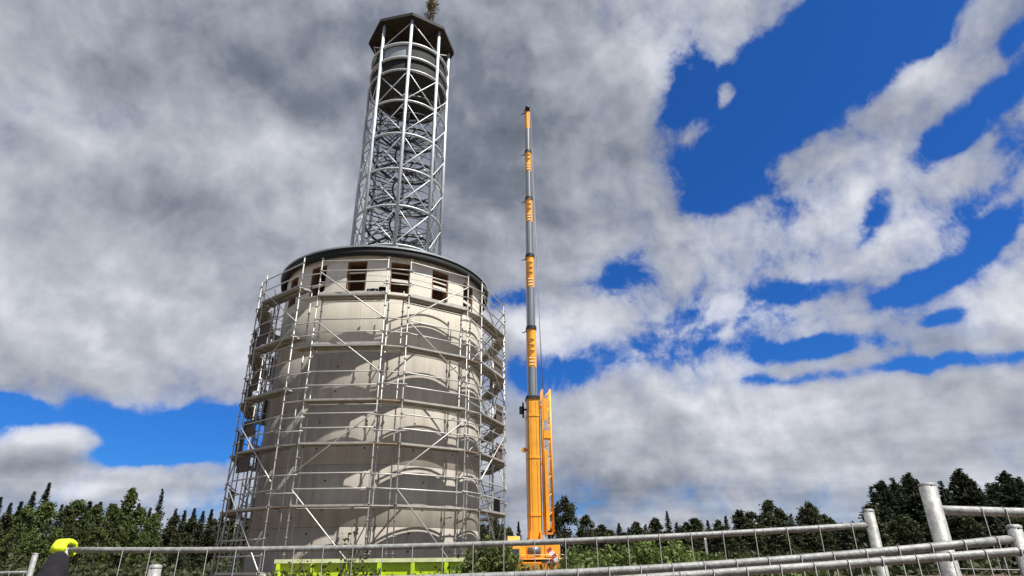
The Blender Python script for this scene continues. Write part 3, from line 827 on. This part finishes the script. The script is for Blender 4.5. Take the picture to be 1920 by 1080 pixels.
# carrier
ca = link('carrier', None, cr, (0, 1.2, 0), R(82)); ca.empty_display_size = .2
MB().box((1.2, .3, .95), (9.6, 2.6, .42)).build('chassis', orange_dark, ca)
MB().box((1.2, -1.08, 1.2), (9.0, .2, .10)).build('walkway', galv, ca)
MB().box((6.6, .3, 1.45), (1.7, 2.6, 1.5)).build('driver_cab', orange, ca)
MB().box((6.6, -1.012, 1.75), (1.2, .02, .6)).build('side_window', glass, ca)
whm = MB().tube([(0, -.22, 0), (0, .22, 0)], .66, 24).mesh('wheel', rubber)
rim = MB().tube([(0, -.24, 0), (0, -.1, 0)], .34, 16).mesh('rim', orange_dark)
for x in (-2.9, -1.3, 1.6, 3.2, 4.8, 6.4):
    for yy in (-.85, 1.4):
        w_ = link('wheel', whm, ca, (x, yy, .64)); link('rim', rim, w_)
for x in (-.2, 4.0):
    for yy, sg in ((-1.2, -1), (1.8, 1)):
        MB().box((x, yy + sg * 1.2, .9), (.36, 2.6, .36)).build('outrigger', orange, ca)
        MB().tube([(x, yy + sg * 2.4, .1), (x, yy + sg * 2.4, 1.2)], .11, 10).build('outrigger_leg', galv, ca)
        MB().box((x, yy + sg * 2.4, .04), (.9, .9, .12)).build('outrigger_pad', deckwood, ca)
# red and white warning board leaning on the carrier
wb = thing('warning_board', 'slanted red and white striped board leaning beside the orange crane body', 'board', (cb.x + 1.55, CY - 1.75, CGZ + 1.05), R(4))
for j in range(5):
    o = MB().box((0, 0, .16 + j * .24), (.34, .03, .235)).build('stripe', redwhite if j % 2 == 0 else whitep, wb)
wb.rotation_euler = (0, R(-38), R(4))

# ------------------------------------------------------------------ lime skip
SY = 15.4
pl, prt = at_y(522, 1056, SY), at_y(962, 1056, SY + .3)
SL = prt.x - pl.x; sg = gz((pl.x + prt.x) / 2, SY)
SH = 1.97 - sg
sk = thing('skip_container', 'lime green open skip with ribbed side standing in front of the drum', 'skip', ((pl.x + prt.x) / 2, SY + .15, sg), R(1.2))
hw = SL / 2
for i in range(7):
    xa, xb = -hw + SL * i / 7, -hw + SL * (i + 1) / 7
    for yy in (0, 2.2): MB().box(((xa + xb) / 2, yy, SH / 2), (xb - xa - .01, .05, SH - .16)).build('side_panel', lime, sk)
for i in range(8):
    x = -hw + SL * i / 7
    for yy, s in ((0, -1), (2.2, 1)): MB().box((x, yy + s * .06, SH / 2), (.09, .08, SH - .18)).build('rib', lime, sk)
for yy in (-.03, 2.23): MB().box((0, yy, SH - .04), (SL + .2, .14, .085)).build('top_rim', limerim, sk)
for s in (-1, 1):
    MB().box((s * hw, 1.1, SH / 2), (.06, 2.14, SH - .14)).build('end_panel', lime, sk)
    MB().box((s * (hw + .03), 1.1, SH - .05), (.13, 2.1, .08)).build('end_rim', limerim, sk)
MB().box((0, 1.1, .12), (SL, 2.2, .12)).build('floor', orange_dark, sk)
for yy in (.5, 1.7): MB().box((0, yy, .0), (SL * .96, .14, .16)).build('runner', darkmetal, sk)
MB().tube([(-hw - .08, .9, SH * .62), (-hw - .22, .9, SH * .62), (-hw - .22, 1.3, SH * .62), (-hw - .08, 1.3, SH * .62)], .03, 8).build('hook_bar', darkmetal, sk)

# ------------------------------------------------------------------ construction fence, close to the camera
fst = mat('fence_steel', (.27, .275, .27), .6, .25, var=.28, scale=38, dirt=((.14, .14, .12), 22, .56, .55), objrand=.12, bump=.15, bscale=120)
wirem = mat('fence_wire', (.20, .20, .20), .5, .5, var=.2)
wire_me = MB().tube([(0, 0, 0), (0, 0, 1)], .0018, 5).mesh('wire', wirem)
def fence(name, label, a, b, bow, e0, e1, wires=24, group=None, posts=(1, 1), pr_r=.0205, rail_r=.0122, tilt=(0, 0), hz=8, hz0=.26, first=.08):
    a, b = Vector(a), Vector(b)
    t = thing(name, label, 'fence', (a.x, a.y, gz(a.x, a.y)), 0, group)
    o = Vector(t.location)
    def P(s): return a.lerp(b, s) + Vector((0, 0, -bow * 4 * s * (1 - s))) - o
    d = (b - a); dh = Vector((d.x, d.y, 0)).normalized(); nrm = Vector((-dh.y, dh.x, 0))
    lean = nrm * tilt[0] + dh * tilt[1]
    Hh = a.z - gz(a.x, a.y)
    MB().tube([P(s) for s in np.linspace(0, 1, 17)], rail_r, 12).build('top_rail', fst, t)
    def low(p, h): return p + (Vector((0, 0, -1)) + lean) * h
    for s, e, on in ((0, e0, posts[0]), (1, e1, posts[1])):
        if not on: continue
        p = P(s)
        gzz = gz((p + o).x, (p + o).y) - o.z
        q = low(p, p.z - gzz - .0)
        po = MB().tube([p + (p - q).normalized() * e, q], pr_r, 14).build('post', fst, t)
        MB().lathe([(pr_r + .001, -.004), (pr_r + .001, .003), (pr_r * .7, .007), (0, .008)], n=14).build('cap', fst, po, p + (p - q).normalized() * e)
    MB().tube([low(P(0), Hh - .18), low(P(1), Hh - .18)], rail_r, 10).build('bottom_rail', fst, t)
    cl_me = MB().tube([((rail_r + .0012) * math.cos(t_), 0, (rail_r + .0012) * math.sin(t_)) for t_ in np.linspace(0, 2 * PI, 13)[:-1]], .0016, 4, closed=True).mesh('wire_loop', wirem)
    for i in range(wires):
        s = first + (1 - first * 1.3) * i / (wires - 1)
        p = P(s) + nrm * -(rail_r + .002)
        seg('wire', wire_me, p + Vector((0, 0, rail_r * .5)), low(p, Hh - .17), t)
        c = link('wire_loop', cl_me, t, P(s)); c.rotation_euler = (0, 0, math.atan2(nrm.y, nrm.x) - PI / 2 + PI / 2)
        c.rotation_euler = (0, 0, math.atan2(dh.y, dh.x) + PI / 2)
    for i in range(hz):
        h = hz0 + i * (Hh - hz0 - .2) / max(1, hz - 1)
        off = nrm * -(rail_r + .006)
        seg('wire', wire_me, low(P(0), h) + off, low(P(1), h) + off, t)
    return t
GRP = 'construction fence panels in the foreground'
A0, A1 = at_y(124, 1031, 3.0), at_y(1634, 984, 2.72)
fence('fence_panel', 'mesh fence panel whose left rail end is held by a lime gloved hand', A0, A1, .030, .03, .055, 25, GRP, pr_r=.0215)
D0 = at_y(1751, 956, 2.3); D1 = at_y(2700, 985, 2.6)
fence('fence_panel', 'mesh fence panel with a tall thick end post and the highest top rail', D0, D1, .0, .085, .05, 22, GRP, pr_r=.0280, rail_r=.0160, hz=9, hz0=.19)
B0_, B1_ = at_y(286, 1090, 2.15), at_y(1908, 1010, 1.95)
fence('fence_panel', 'mesh fence panel with sloping rail ending at a short post, before the gloved one', B0_, B1_, .035, .042, .032, 26, GRP, pr_r=.0190, rail_r=.0122)
C0_, C1_ = at_y(600, 1124, 2.0), at_y(2350, 1000, 1.8)
fence('fence_panel', 'mesh fence panel with the lowest rail, close below the sloping rail', C0_, C1_, .005, .04, .04, 26, GRP, pr_r=.0190, rail_r=.0112)
E1_ = at_y(57, 1073, 5.2); E0_ = E1_ + Vector((-3.4, .8, -.06))
fence('fence_panel', 'mesh fence panel standing further back at the edge of the birches', E0_, E1_, .0, .13, .13, 24, GRP, first=.04)
# thin pale marker post beyond the fence
mp_ = at_y(1322, 1011, 22)
t = thing('marker_post', 'thin pale marker post standing among the bushes beyond the fence', 'post', (mp_.x, 22, gz(mp_.x, 22)))
hh = mp_.z - gz(mp_.x, 22)
MB().box((0, 0, hh / 2), (.07, .07, hh)).build('post_body', deckm, t)
MB().add([(-.035, -.035, hh), (.035, -.035, hh), (.035, .035, hh), (-.035, .035, hh), (0, 0, hh + .05)], [(0, 1, 4), (1, 2, 4), (2, 3, 4), (3, 0, 4)]).build('post_tip', deckm, t)

# ------------------------------------------------------------------ worker holding the end of the fence rail
px, py = A0.x, A0.y
wx, wy = px - .26, py - .30
wg = gz(wx, wy)
pers = thing('person', 'person in black work jacket reaching up to hold the fence rail with a lime glove', 'person', (wx, wy, wg))
def skin_fig(name, verts, edges, radii, root, m, parent, sub=2):
    me = bpy.data.meshes.new(name); me.from_pydata(verts, edges, []); me.update()
    o = link(name, me, parent)
    md = o.modifiers.new('skin', 'SKIN'); md.use_smooth_shade = True
    for i, r_ in enumerate(radii):
        r2 = r_ if isinstance(r_, tuple) else (r_, r_)
        me.skin_vertices[0].data[i].radius = r2
        me.skin_vertices[0].data[i].use_root = (i == root)
    s = o.modifiers.new('sub', 'SUBSURF'); s.levels = sub; s.render_levels = sub
    me.materials.append(m)
    return o
grip = Vector((px, py, A0.z)) - Vector((wx, wy, wg))          # rail end, local
OW = Vector((wx, wy, wg))
wrist = at_y(113, 1034, 2.93) - OW; elbow = at_y(98, 1092, 2.80) - OW
bodyv = [(0, 0, .90), (0, 0, 1.08), (0, 0, 1.28), (0, 0, 1.40), (0, .01, 1.47), (0, .0, 1.56), (0, -.01, 1.64),   # 0-6 pelvis..head
         (.09, 0, .86), (.10, -.01, .48), (.10, .02, .08), (.10, -.12, .03),                                      # 7-10 right leg
         (-.09, 0, .86), (-.11, .02, .48), (-.12, .05, .08), (-.13, -.09, .03),                                   # 11-14 left leg
         (.17, 0, 1.37), tuple(elbow), tuple(elbow.lerp(wrist, .6)),  # 15-17 raised arm
         (-.19, 0, 1.37), (-.25, .02, 1.10), (-.24, -.06, .86)]
bodye = [(0, 1), (1, 2), (2, 3), (3, 4), (4, 5), (5, 6), (0, 7), (7, 8), (8, 9), (9, 10), (0, 11), (11, 12), (12, 13), (13, 14), (3, 15), (15, 16), (16, 17), (3, 18), (18, 19), (19, 20)]
bodyr = [(.15, .11), (.14, .10), (.17, .12), (.12, .09), .055, .075, .085, .085, .060, .042, .035, .085, .060, .042, .035, .05, .034, .022, .05, .036, .026]
skin_fig('body', bodyv, bodye, bodyr, 0, skin, pers)
# jacket: torso and both sleeves; trousers
jv = [bodyv[0], bodyv[1], bodyv[2], bodyv[3], bodyv[15], bodyv[16], tuple(elbow.lerp(wrist, .92)), bodyv[18], bodyv[19], tuple(Vector(bodyv[19]).lerp(Vector(bodyv[20]), .85)), (0, .01, 1.45)]
skin_fig('jacket', jv, [(0, 1), (1, 2), (2, 3), (3, 4), (4, 5), (5, 6), (3, 7), (7, 8), (8, 9), (3, 10)], [(.185, .14), (.18, .14), (.20, .15), (.15, .12), .085, .070, .034, .09, .075, .06, .075], 0, blackcloth, pers)
skin_fig('trousers', [bodyv[0], bodyv[7], bodyv[8], (.10, .02, .14), bodyv[11], bodyv[12], (-.12, .05, .14)], [(0, 1), (1, 2), (2, 3), (0, 4), (4, 5), (5, 6)], [(.17, .13), .10, .08, .065, .10, .08, .065], 0, denim, pers)
skin_fig('hair', [(0, .02, 1.66), (0, .03, 1.71)], [(0, 1)], [.088, .055], 0, hairm, pers)
fc = MB()
for sx in (-.035, .035): fc.lathe([(0, .012), (.010, .008), (.012, 0), (.010, -.008), (0, -.012)], (sx, -.088, 1.65), 8)
fc.tube([(0, -.085, 1.65), (0, -.118, 1.615), (0, -.09, 1.605)], [.008, .014, .008], 6)
fc.tube([(-.028, -.085, 1.575), (0, -.095, 1.572), (.028, -.085, 1.575)], .006, 5)
for sx in (-.088, .088): fc.tube([(sx, .0, 1.66), (sx * 1.08, .012, 1.64), (sx, .0, 1.61)], .010, 5)
fc.build('face_features', skin, pers)
for s in (7, 11):
    f0 = Vector(bodyv[s + 2]); skin_fig('boot', [tuple(f0 + Vector((0, .03, .03))), tuple(f0 + Vector((0, -.05, -.025))), tuple(f0 + Vector((0, -.15, -.03)))], [(0, 1), (1, 2)], [.055, .05, .042], 0, rubber, pers, 1)
# glove: palm above the rail end, five fingers curling over and under it
dirr = (A1 - A0).normalized(); side = Vector((-dirr.y, dirr.x, 0)); upv = Vector((0, 0, 1))
gvs = [tuple(wrist), tuple(grip + upv * .026 - dirr * .018 - side * .03)]; ge = [(0, 1)]; grad = [(.026, .024), (.034, .024)]
for i, ln in enumerate((.92, 1.0, 1.04, .88)):
    off = dirr * (-.042 + i * .021)
    pts = [grip + off + upv * .034 - side * .008, grip + off + upv * .024 + side * .022 * ln, grip + off - upv * .006 + side * .032 * ln, grip + off - upv * .030 * ln + side * .020]
    b0 = len(gvs); gvs += [tuple(p) for p in pts]
    ge += [(1, b0), (b0, b0 + 1), (b0 + 1, b0 + 2), (b0 + 2, b0 + 3)]; grad += [.0135, .0125, .0115, .0095]
pts = [grip - dirr * .03 - side * .042 + upv * .0, grip + dirr * .004 - side * .036 - upv * .026, grip + dirr * .018 - side * .018 - upv * .034]
b0 = len(gvs); gvs += [tuple(p) for p in pts]; ge += [(1, b0), (b0, b0 + 1), (b0 + 1, b0 + 2)]; grad += [.014, .013, .010]
skin_fig('glove', gvs, ge, grad, 0, limecloth, pers)
# left hand, relaxed
lw = Vector(bodyv[20]); hvs = [tuple(lw), tuple(lw + Vector((0, -.02, -.07)))]; he = [(0, 1)]; hr = [.028, (.034, .018)]
for i in range(4):
    o_ = Vector((0, -.03 + i * .02, 0)); b0 = len(hvs)
    hvs += [tuple(lw + o_ + Vector((0, -.02, -.10))), tuple(lw + o_ + Vector((.012, -.025, -.14))), tuple(lw + o_ + Vector((.03, -.03, -.165 + .004 * abs(i - 1.5))))]
    he += [(1, b0), (b0, b0 + 1), (b0 + 1, b0 + 2)]; hr += [.010, .009, .008]
b0 = len(hvs); hvs += [tuple(lw + Vector((.02, -.05, -.05))), tuple(lw + Vector((.03, -.06, -.09)))]; he += [(1, b0), (b0, b0 + 1)]; hr += [.012, .009]
skin_fig('hand', hvs, he, hr, 0, skin, pers)

# ------------------------------------------------------------------ trees
PROTO = {
    's1': conifer(1, 10, 1.7), 's2': conifer(2, 10, 1.35, ragged=.35), 's3': conifer(3, 10, 2.1, ragged=.3), 's4': conifer(14, 10, 2.7, pine, .4, .12, .36), 's5': conifer(15, 10, 2.9, spruce, .45, .04, .34),
    'b1': broadleaf(4, 10, 2.3, droop=.6), 'b2': broadleaf(5, 10, 2.8, taper=.8, droop=.4), 'b3': broadleaf(6, 10, 1.9, taper=1.3, droop=.9, lean=.06, n_cl=80),
    'd1': broadleaf(7, 10, 3.2, leafd, bark, .7, 80, 95, .05, .38, .2), 'd2': broadleaf(8, 10, 2.7, leafd, bark, .85, 75, 95, .04, .38, .3), 'd3': broadleaf(9, 10, 2.4, leafd, bark, 1.2, 80, 90, .04, .36, .3, spread=.36),
}
NAMES = {'s': ('spruce_tree', 'tree'), 'b': ('birch_tree', 'tree'), 'd': ('leafy_tree', 'tree')}
rt = random.Random(11)
def tree(kind, px, top, Y, label, group=None, wid=1.0):
    p = at_y(px, top, Y); z = gz(p.x, Y); h = p.z - z
    nm, cat = NAMES[kind[0]]
    t = thing(nm, label, cat, (p.x, Y, z), rt.uniform(0, 6.28), group)
    s = h / 10
    tr, cw = PROTO[kind]
    if kind == 'b3': t.rotation_euler = (0, 0, rt.uniform(-.3, .3))
    for n_, me in (('trunk', tr), ('crown', cw)):
        o = link(n_, me, t); o.scale = (s * wid, s * wid, s)
    return t
GL, GR, GF = 'trees of the wood left of the tower', 'trees at the end of the fence', 'far trees right of the crane'
LS, LB = 'dark spruce in the wood left of the drum tower', 'pale green birch at the edge of the wood left of the drum tower'
for px_, top, Y, k in ((-70, 935, 92, 's1'), (-30, 925, 90, 's2'), (3, 930, 96, 's2'), (22, 941, 102, 's1'), (42, 938, 99, 's2'), (66, 920, 93, 's1'), (118, 944, 104, 's2'), (140, 946, 101, 's2'), (170, 938, 98, 's1'), (190, 939, 103, 's2'), (214, 946, 99, 's2'),
                       (262, 942, 97, 's2'), (283, 950, 103, 's2'), (331, 952, 100, 's2'), (348, 955, 104, 's2'), (366, 951, 98, 's2'), (382, 957, 106, 's1'), (398, 953, 99, 's2'), (418, 958, 103, 's2'), (440, 960, 101, 's1'), (462, 962, 106, 's2'), (485, 964, 104, 's1'), (505, 966, 106, 's2')):
    tree(k, px_, top, Y, LS, GL, rt.uniform(1.15, 1.6))
tree('s1', 94, 903, 90, 'tallest spruce standing clear above the wood left of the drum tower', GL, 1.0)
tree('s3', 306, 915, 88, 'broad pointed spruce rising alone near the scaffold foot', GL, .85)
tree('b3', 240, 914, 76, 'slender pale birch leaning over and topping the other birches', GL, 1.0)
for px_, top, Y, k in ((-60, 955, 70, 'b1'), (-15, 958, 72, 'b2'), (15, 966, 74, 'd2'), (55, 952, 70, 'b2'), (92, 940, 74, 'b1'), (128, 952, 71, 'b2'), (150, 936, 76, 'b1'), (182, 950, 70, 'b2'), (215, 944, 74, 'b1'), (262, 955, 71, 'b2'), (292, 962, 75, 'b1'), (330, 968, 78, 'd2'), (365, 972, 82, 'd1'), (400, 975, 80, 'd2'), (432, 975, 84, 'd1'), (465, 978, 82, 'd2'), (35, 985, 58, 'b2'), (110, 990, 56, 'b1'), (190, 992, 58, 'b2'), (270, 998, 57, 'b1'), (345, 1000, 60, 'd1')):
    tree(k, px_, top, Y, LB if k[0] == 'b' else 'dark leafy tree in the wood left of the drum tower', GL, rt.uniform(.95, 1.2))
# between drum and crane, and right of the crane
for px_, top, Y, k in ((905, 985, 62, 'd2'), (930, 975, 64, 'd1'), (955, 990, 66, 'd3')):
    tree(k, px_, top, Y, 'dark leafy tree showing through the scaffold foot next to the crane', 'trees behind the scaffold foot')
tree('s2', 972, 976, 105, 'small lone spruce top between the scaffold and the crane boom', None, 1.1)
tree('d1', 1056, 934, 74, 'dark leafy tree beside the folded jib of the crane', None, .8)
tree('d2', 1098, 968, 76, 'lower dark leafy tree right of the one by the crane', None, 1.0)
FS, FD = 'far dark spruce in the low tree line right of the crane', 'far leafy tree in the low tree line right of the crane'
for px_, top, Y, k in ((1128, 984, 118, 'd3'), (1142, 993, 130, 's2'), (1160, 980, 124, 's1'), (1178, 988, 128, 's2'), (1192, 979, 122, 'd3'), (1210, 982, 130, 's3'), (1228, 972, 120, 'd3'), (1268, 978, 122, 's3'), (1285, 980, 126, 'd3'), (1302, 972, 118, 'd3'),
                       (1326, 974, 122, 's3'), (1345, 976, 128, 'd3'), (1360, 966, 118, 's3'), (1384, 958, 110, 'd3'), (1405, 962, 112, 'd2'), (1424, 964, 118, 's3'), (1460, 958, 108, 'd2'), (1482, 962, 112, 's3'), (1545, 966, 112, 'd3'), (1562, 974, 118, 's3'), (1578, 982, 122, 'd3'), (1598, 976, 118, 's3'), (1614, 980, 122, 'd3'),
                       *[(1118 + 26 * i_, 992 - .75 * i_ + (i_ * 37 % 11), 92 + (i_ * 29 % 13), ('d1', 'd2', 'd3', 'd2')[i_ % 4]) for i_ in range(20)]):
    tree(k, px_, top, Y, FS if k[0] == 's' else FD, GF, rt.uniform(1.3, 1.8))
tree('s1', 1250, 957, 118, 'pointed spruce standing clear of the low tree line right of the crane', GF, 1.1)
tree('d2', 1440, 940, 104, 'dark round crowned tree topping the low tree line right of the crane', GF, 1.1)
tree('d1', 1512, 944, 102, 'dark broad tree in the low tree line next to the big conifers', GF, .9)
for px_, top, Y, k, w_ in ((1632, 910, 66, 's5', 1.5), (1652, 898, 68, 's4', 1.5), (1672, 894, 70, 's5', 1.4), (1702, 884, 68, 's5', 1.5), (1728, 904, 72, 's4', 1.5), (1762, 900, 74, 's5', 1.4), (1796, 876, 68, 's5', 1.6), (1826, 900, 72, 's4', 1.6), (1850, 904, 70, 's5', 1.5), (1882, 880, 66, 's4', 1.7), (1908, 892, 70, 's5', 1.5), (1940, 888, 66, 's4', 1.5), (1985, 880, 64, 's5', 1.5), (2040, 890, 66, 's4', 1.5),
                       (1628, 948, 60, 'd3', 1.3), (1650, 906, 74, 'd3', 1.2), (1676, 908, 75, 'd3', 1.2), (1702, 893, 76, 'd3', 1.2), (1722, 922, 76, 'd3', 1.2), (1748, 948, 76, 'd2', 1.1), (1772, 920, 76, 'd3', 1.2), (1797, 886, 76, 'd3', 1.3), (1818, 908, 76, 'd3', 1.2), (1842, 930, 76, 'd3', 1.2), (1864, 908, 76, 'd3', 1.2), (1884, 890, 76, 'd3', 1.3), (1904, 904, 76, 'd3', 1.3), (1925, 908, 76, 'd2', 1.2),
                       (1690, 968, 56, 'd1', 1.2), (1745, 970, 58, 'd2', 1.2), (1800, 962, 56, 'd1', 1.2), (1855, 965, 58, 'd2', 1.2), (1905, 962, 56, 'd1', 1.2)):
    tree(k, px_, top, Y, 'tall ragged dark conifer in the group behind the thick fence post' if k[0] == 's' else 'dark dense tree standing among the ragged conifers behind the thick fence post', GR, w_)

# ------------------------------------------------------------------ bushes and weeds
def put_bush(name, label, px, top, Y, h_r, seed, m=bushleaf, stems=16, per=70, leaf=.09, upright=.7, cat='bush', group=None):
    p = at_y(px, top, Y); z = gz(p.x, Y); h = (p.z - z) * 1.06
    t = thing(name, label, cat, (p.x, Y, z), 0, group)
    if m is bushleaf: per = int(per * 1.9); leaf *= 1.2; stems = int(stems * 1.4)
    a, b_ = bush(seed, h, h_r, m, stems, per, leaf, upright)
    link('stems', a, t); link('foliage', b_, t)
    return t
GB = 'bushes along the far side of the fence'
put_bush('weed_plant', 'tall dark leafy weed rising before the drum behind the lime skip edge', 655, 972, 13.2, .42, 31, weedleaf, 9, 26, .085, .95, 'plant')
put_bush('weed_plant', 'low dark weed hanging over the lime skip side', 610, 1045, 13.0, .85, 32, weedleaf, 14, 34, .075, .8, 'plant')
put_bush('weed_plant', 'sparse twig with few leaves before the pale drum wall', 585, 1000, 13.6, .3, 33, weedleaf, 5, 10, .08, .9, 'plant')
put_bush('bush', 'leafy green bush at the right end of the lime skip', 915, 1016, 14.2, .55, 34, bushleaf, 22, 70, .085, .7, 'bush')
put_bush('bush', 'smaller green bush between the lime skip and the crane body', 958, 1046, 14.6, .35, 35, bushleaf, 18, 60, .08, .7, 'bush')
put_bush('bush', 'green bush under the folded jib of the crane', 1088, 1028, 18.5, .8, 36, bushleaf, 22, 70, .09, .7, 'bush', GB)
put_bush('bush', 'low green bush next to the one under the crane jib', 1145, 1026, 18.0, 1.0, 37, bushleaf, 20, 70, .09, .7, 'bush', GB)
put_bush('bush', 'tallest green bush beyond the fence, by the pale marker post', 1245, 1010, 18.0, .95, 38, bushleaf, 26, 80, .09, .75, 'bush', GB)
put_bush('bush', 'broad green bush left of the tallest bush beyond the fence', 1195, 1016, 17.4, 1.0, 39, bushleaf, 22, 70, .09, .7, 'bush', GB)
put_bush('bush', 'low bush right of the pale marker post', 1345, 1040, 20, .7, 40, bushleaf, 18, 60, .085, .7, 'bush', GB)
put_bush('fireweed', 'pinkish seeding plant beside the orange crane body', 1048, 1036, 26, .6, 41, pinkm, 16, 40, .07, .85, 'plant')
for i, (px_, top) in enumerate(((1005, 1074), (1040, 1072), (1115, 1056), (1290, 1052), (830, 1074), (700, 1072), (540, 1074), (1420, 1050), (1480, 1052))):
    put_bush('bush', 'knee high green scrub in the verge beyond the fence', px_, top, 13.0 + (i % 3), .8, 60 + i, bushleaf, 16, 60, .08, .6, 'bush', 'low scrub in the verge')
# undergrowth below the woods
rng = np.random.default_rng(77)
P = []
for (xa, xb, ya, yb, n, hh_) in ((-75, -18, 48, 100, 16000, 2.6), (-4, 26, 60, 120, 9000, 2.4), (20, 75, 46, 105, 15000, 2.6)):
    x = rng.uniform(xa, xb, n); y = rng.uniform(ya, yb, n)
    hmax = hh_ * (.35 + .65 * (np.sin(x * .7 + y * .31) * .5 + .5) * (np.sin(x * .23 - y * .53 + 2) * .5 + .5))
    z = np.array([gz(a_, b_) for a_, b_ in zip(x, y)]) + hmax * rng.uniform(0, 1, n)
    P.append(np.stack([x, y, z], 1))
P = np.concatenate(P)
ug = link('undergrowth', quad_mesh('undergrowth', leaves(P, rng.normal(0, 1, P.shape), rng.uniform(.3, .6, len(P)), rng, .7), leafd))
tag(ug, 'dark scrubby undergrowth at the foot of the woods', None, None, 'stuff')
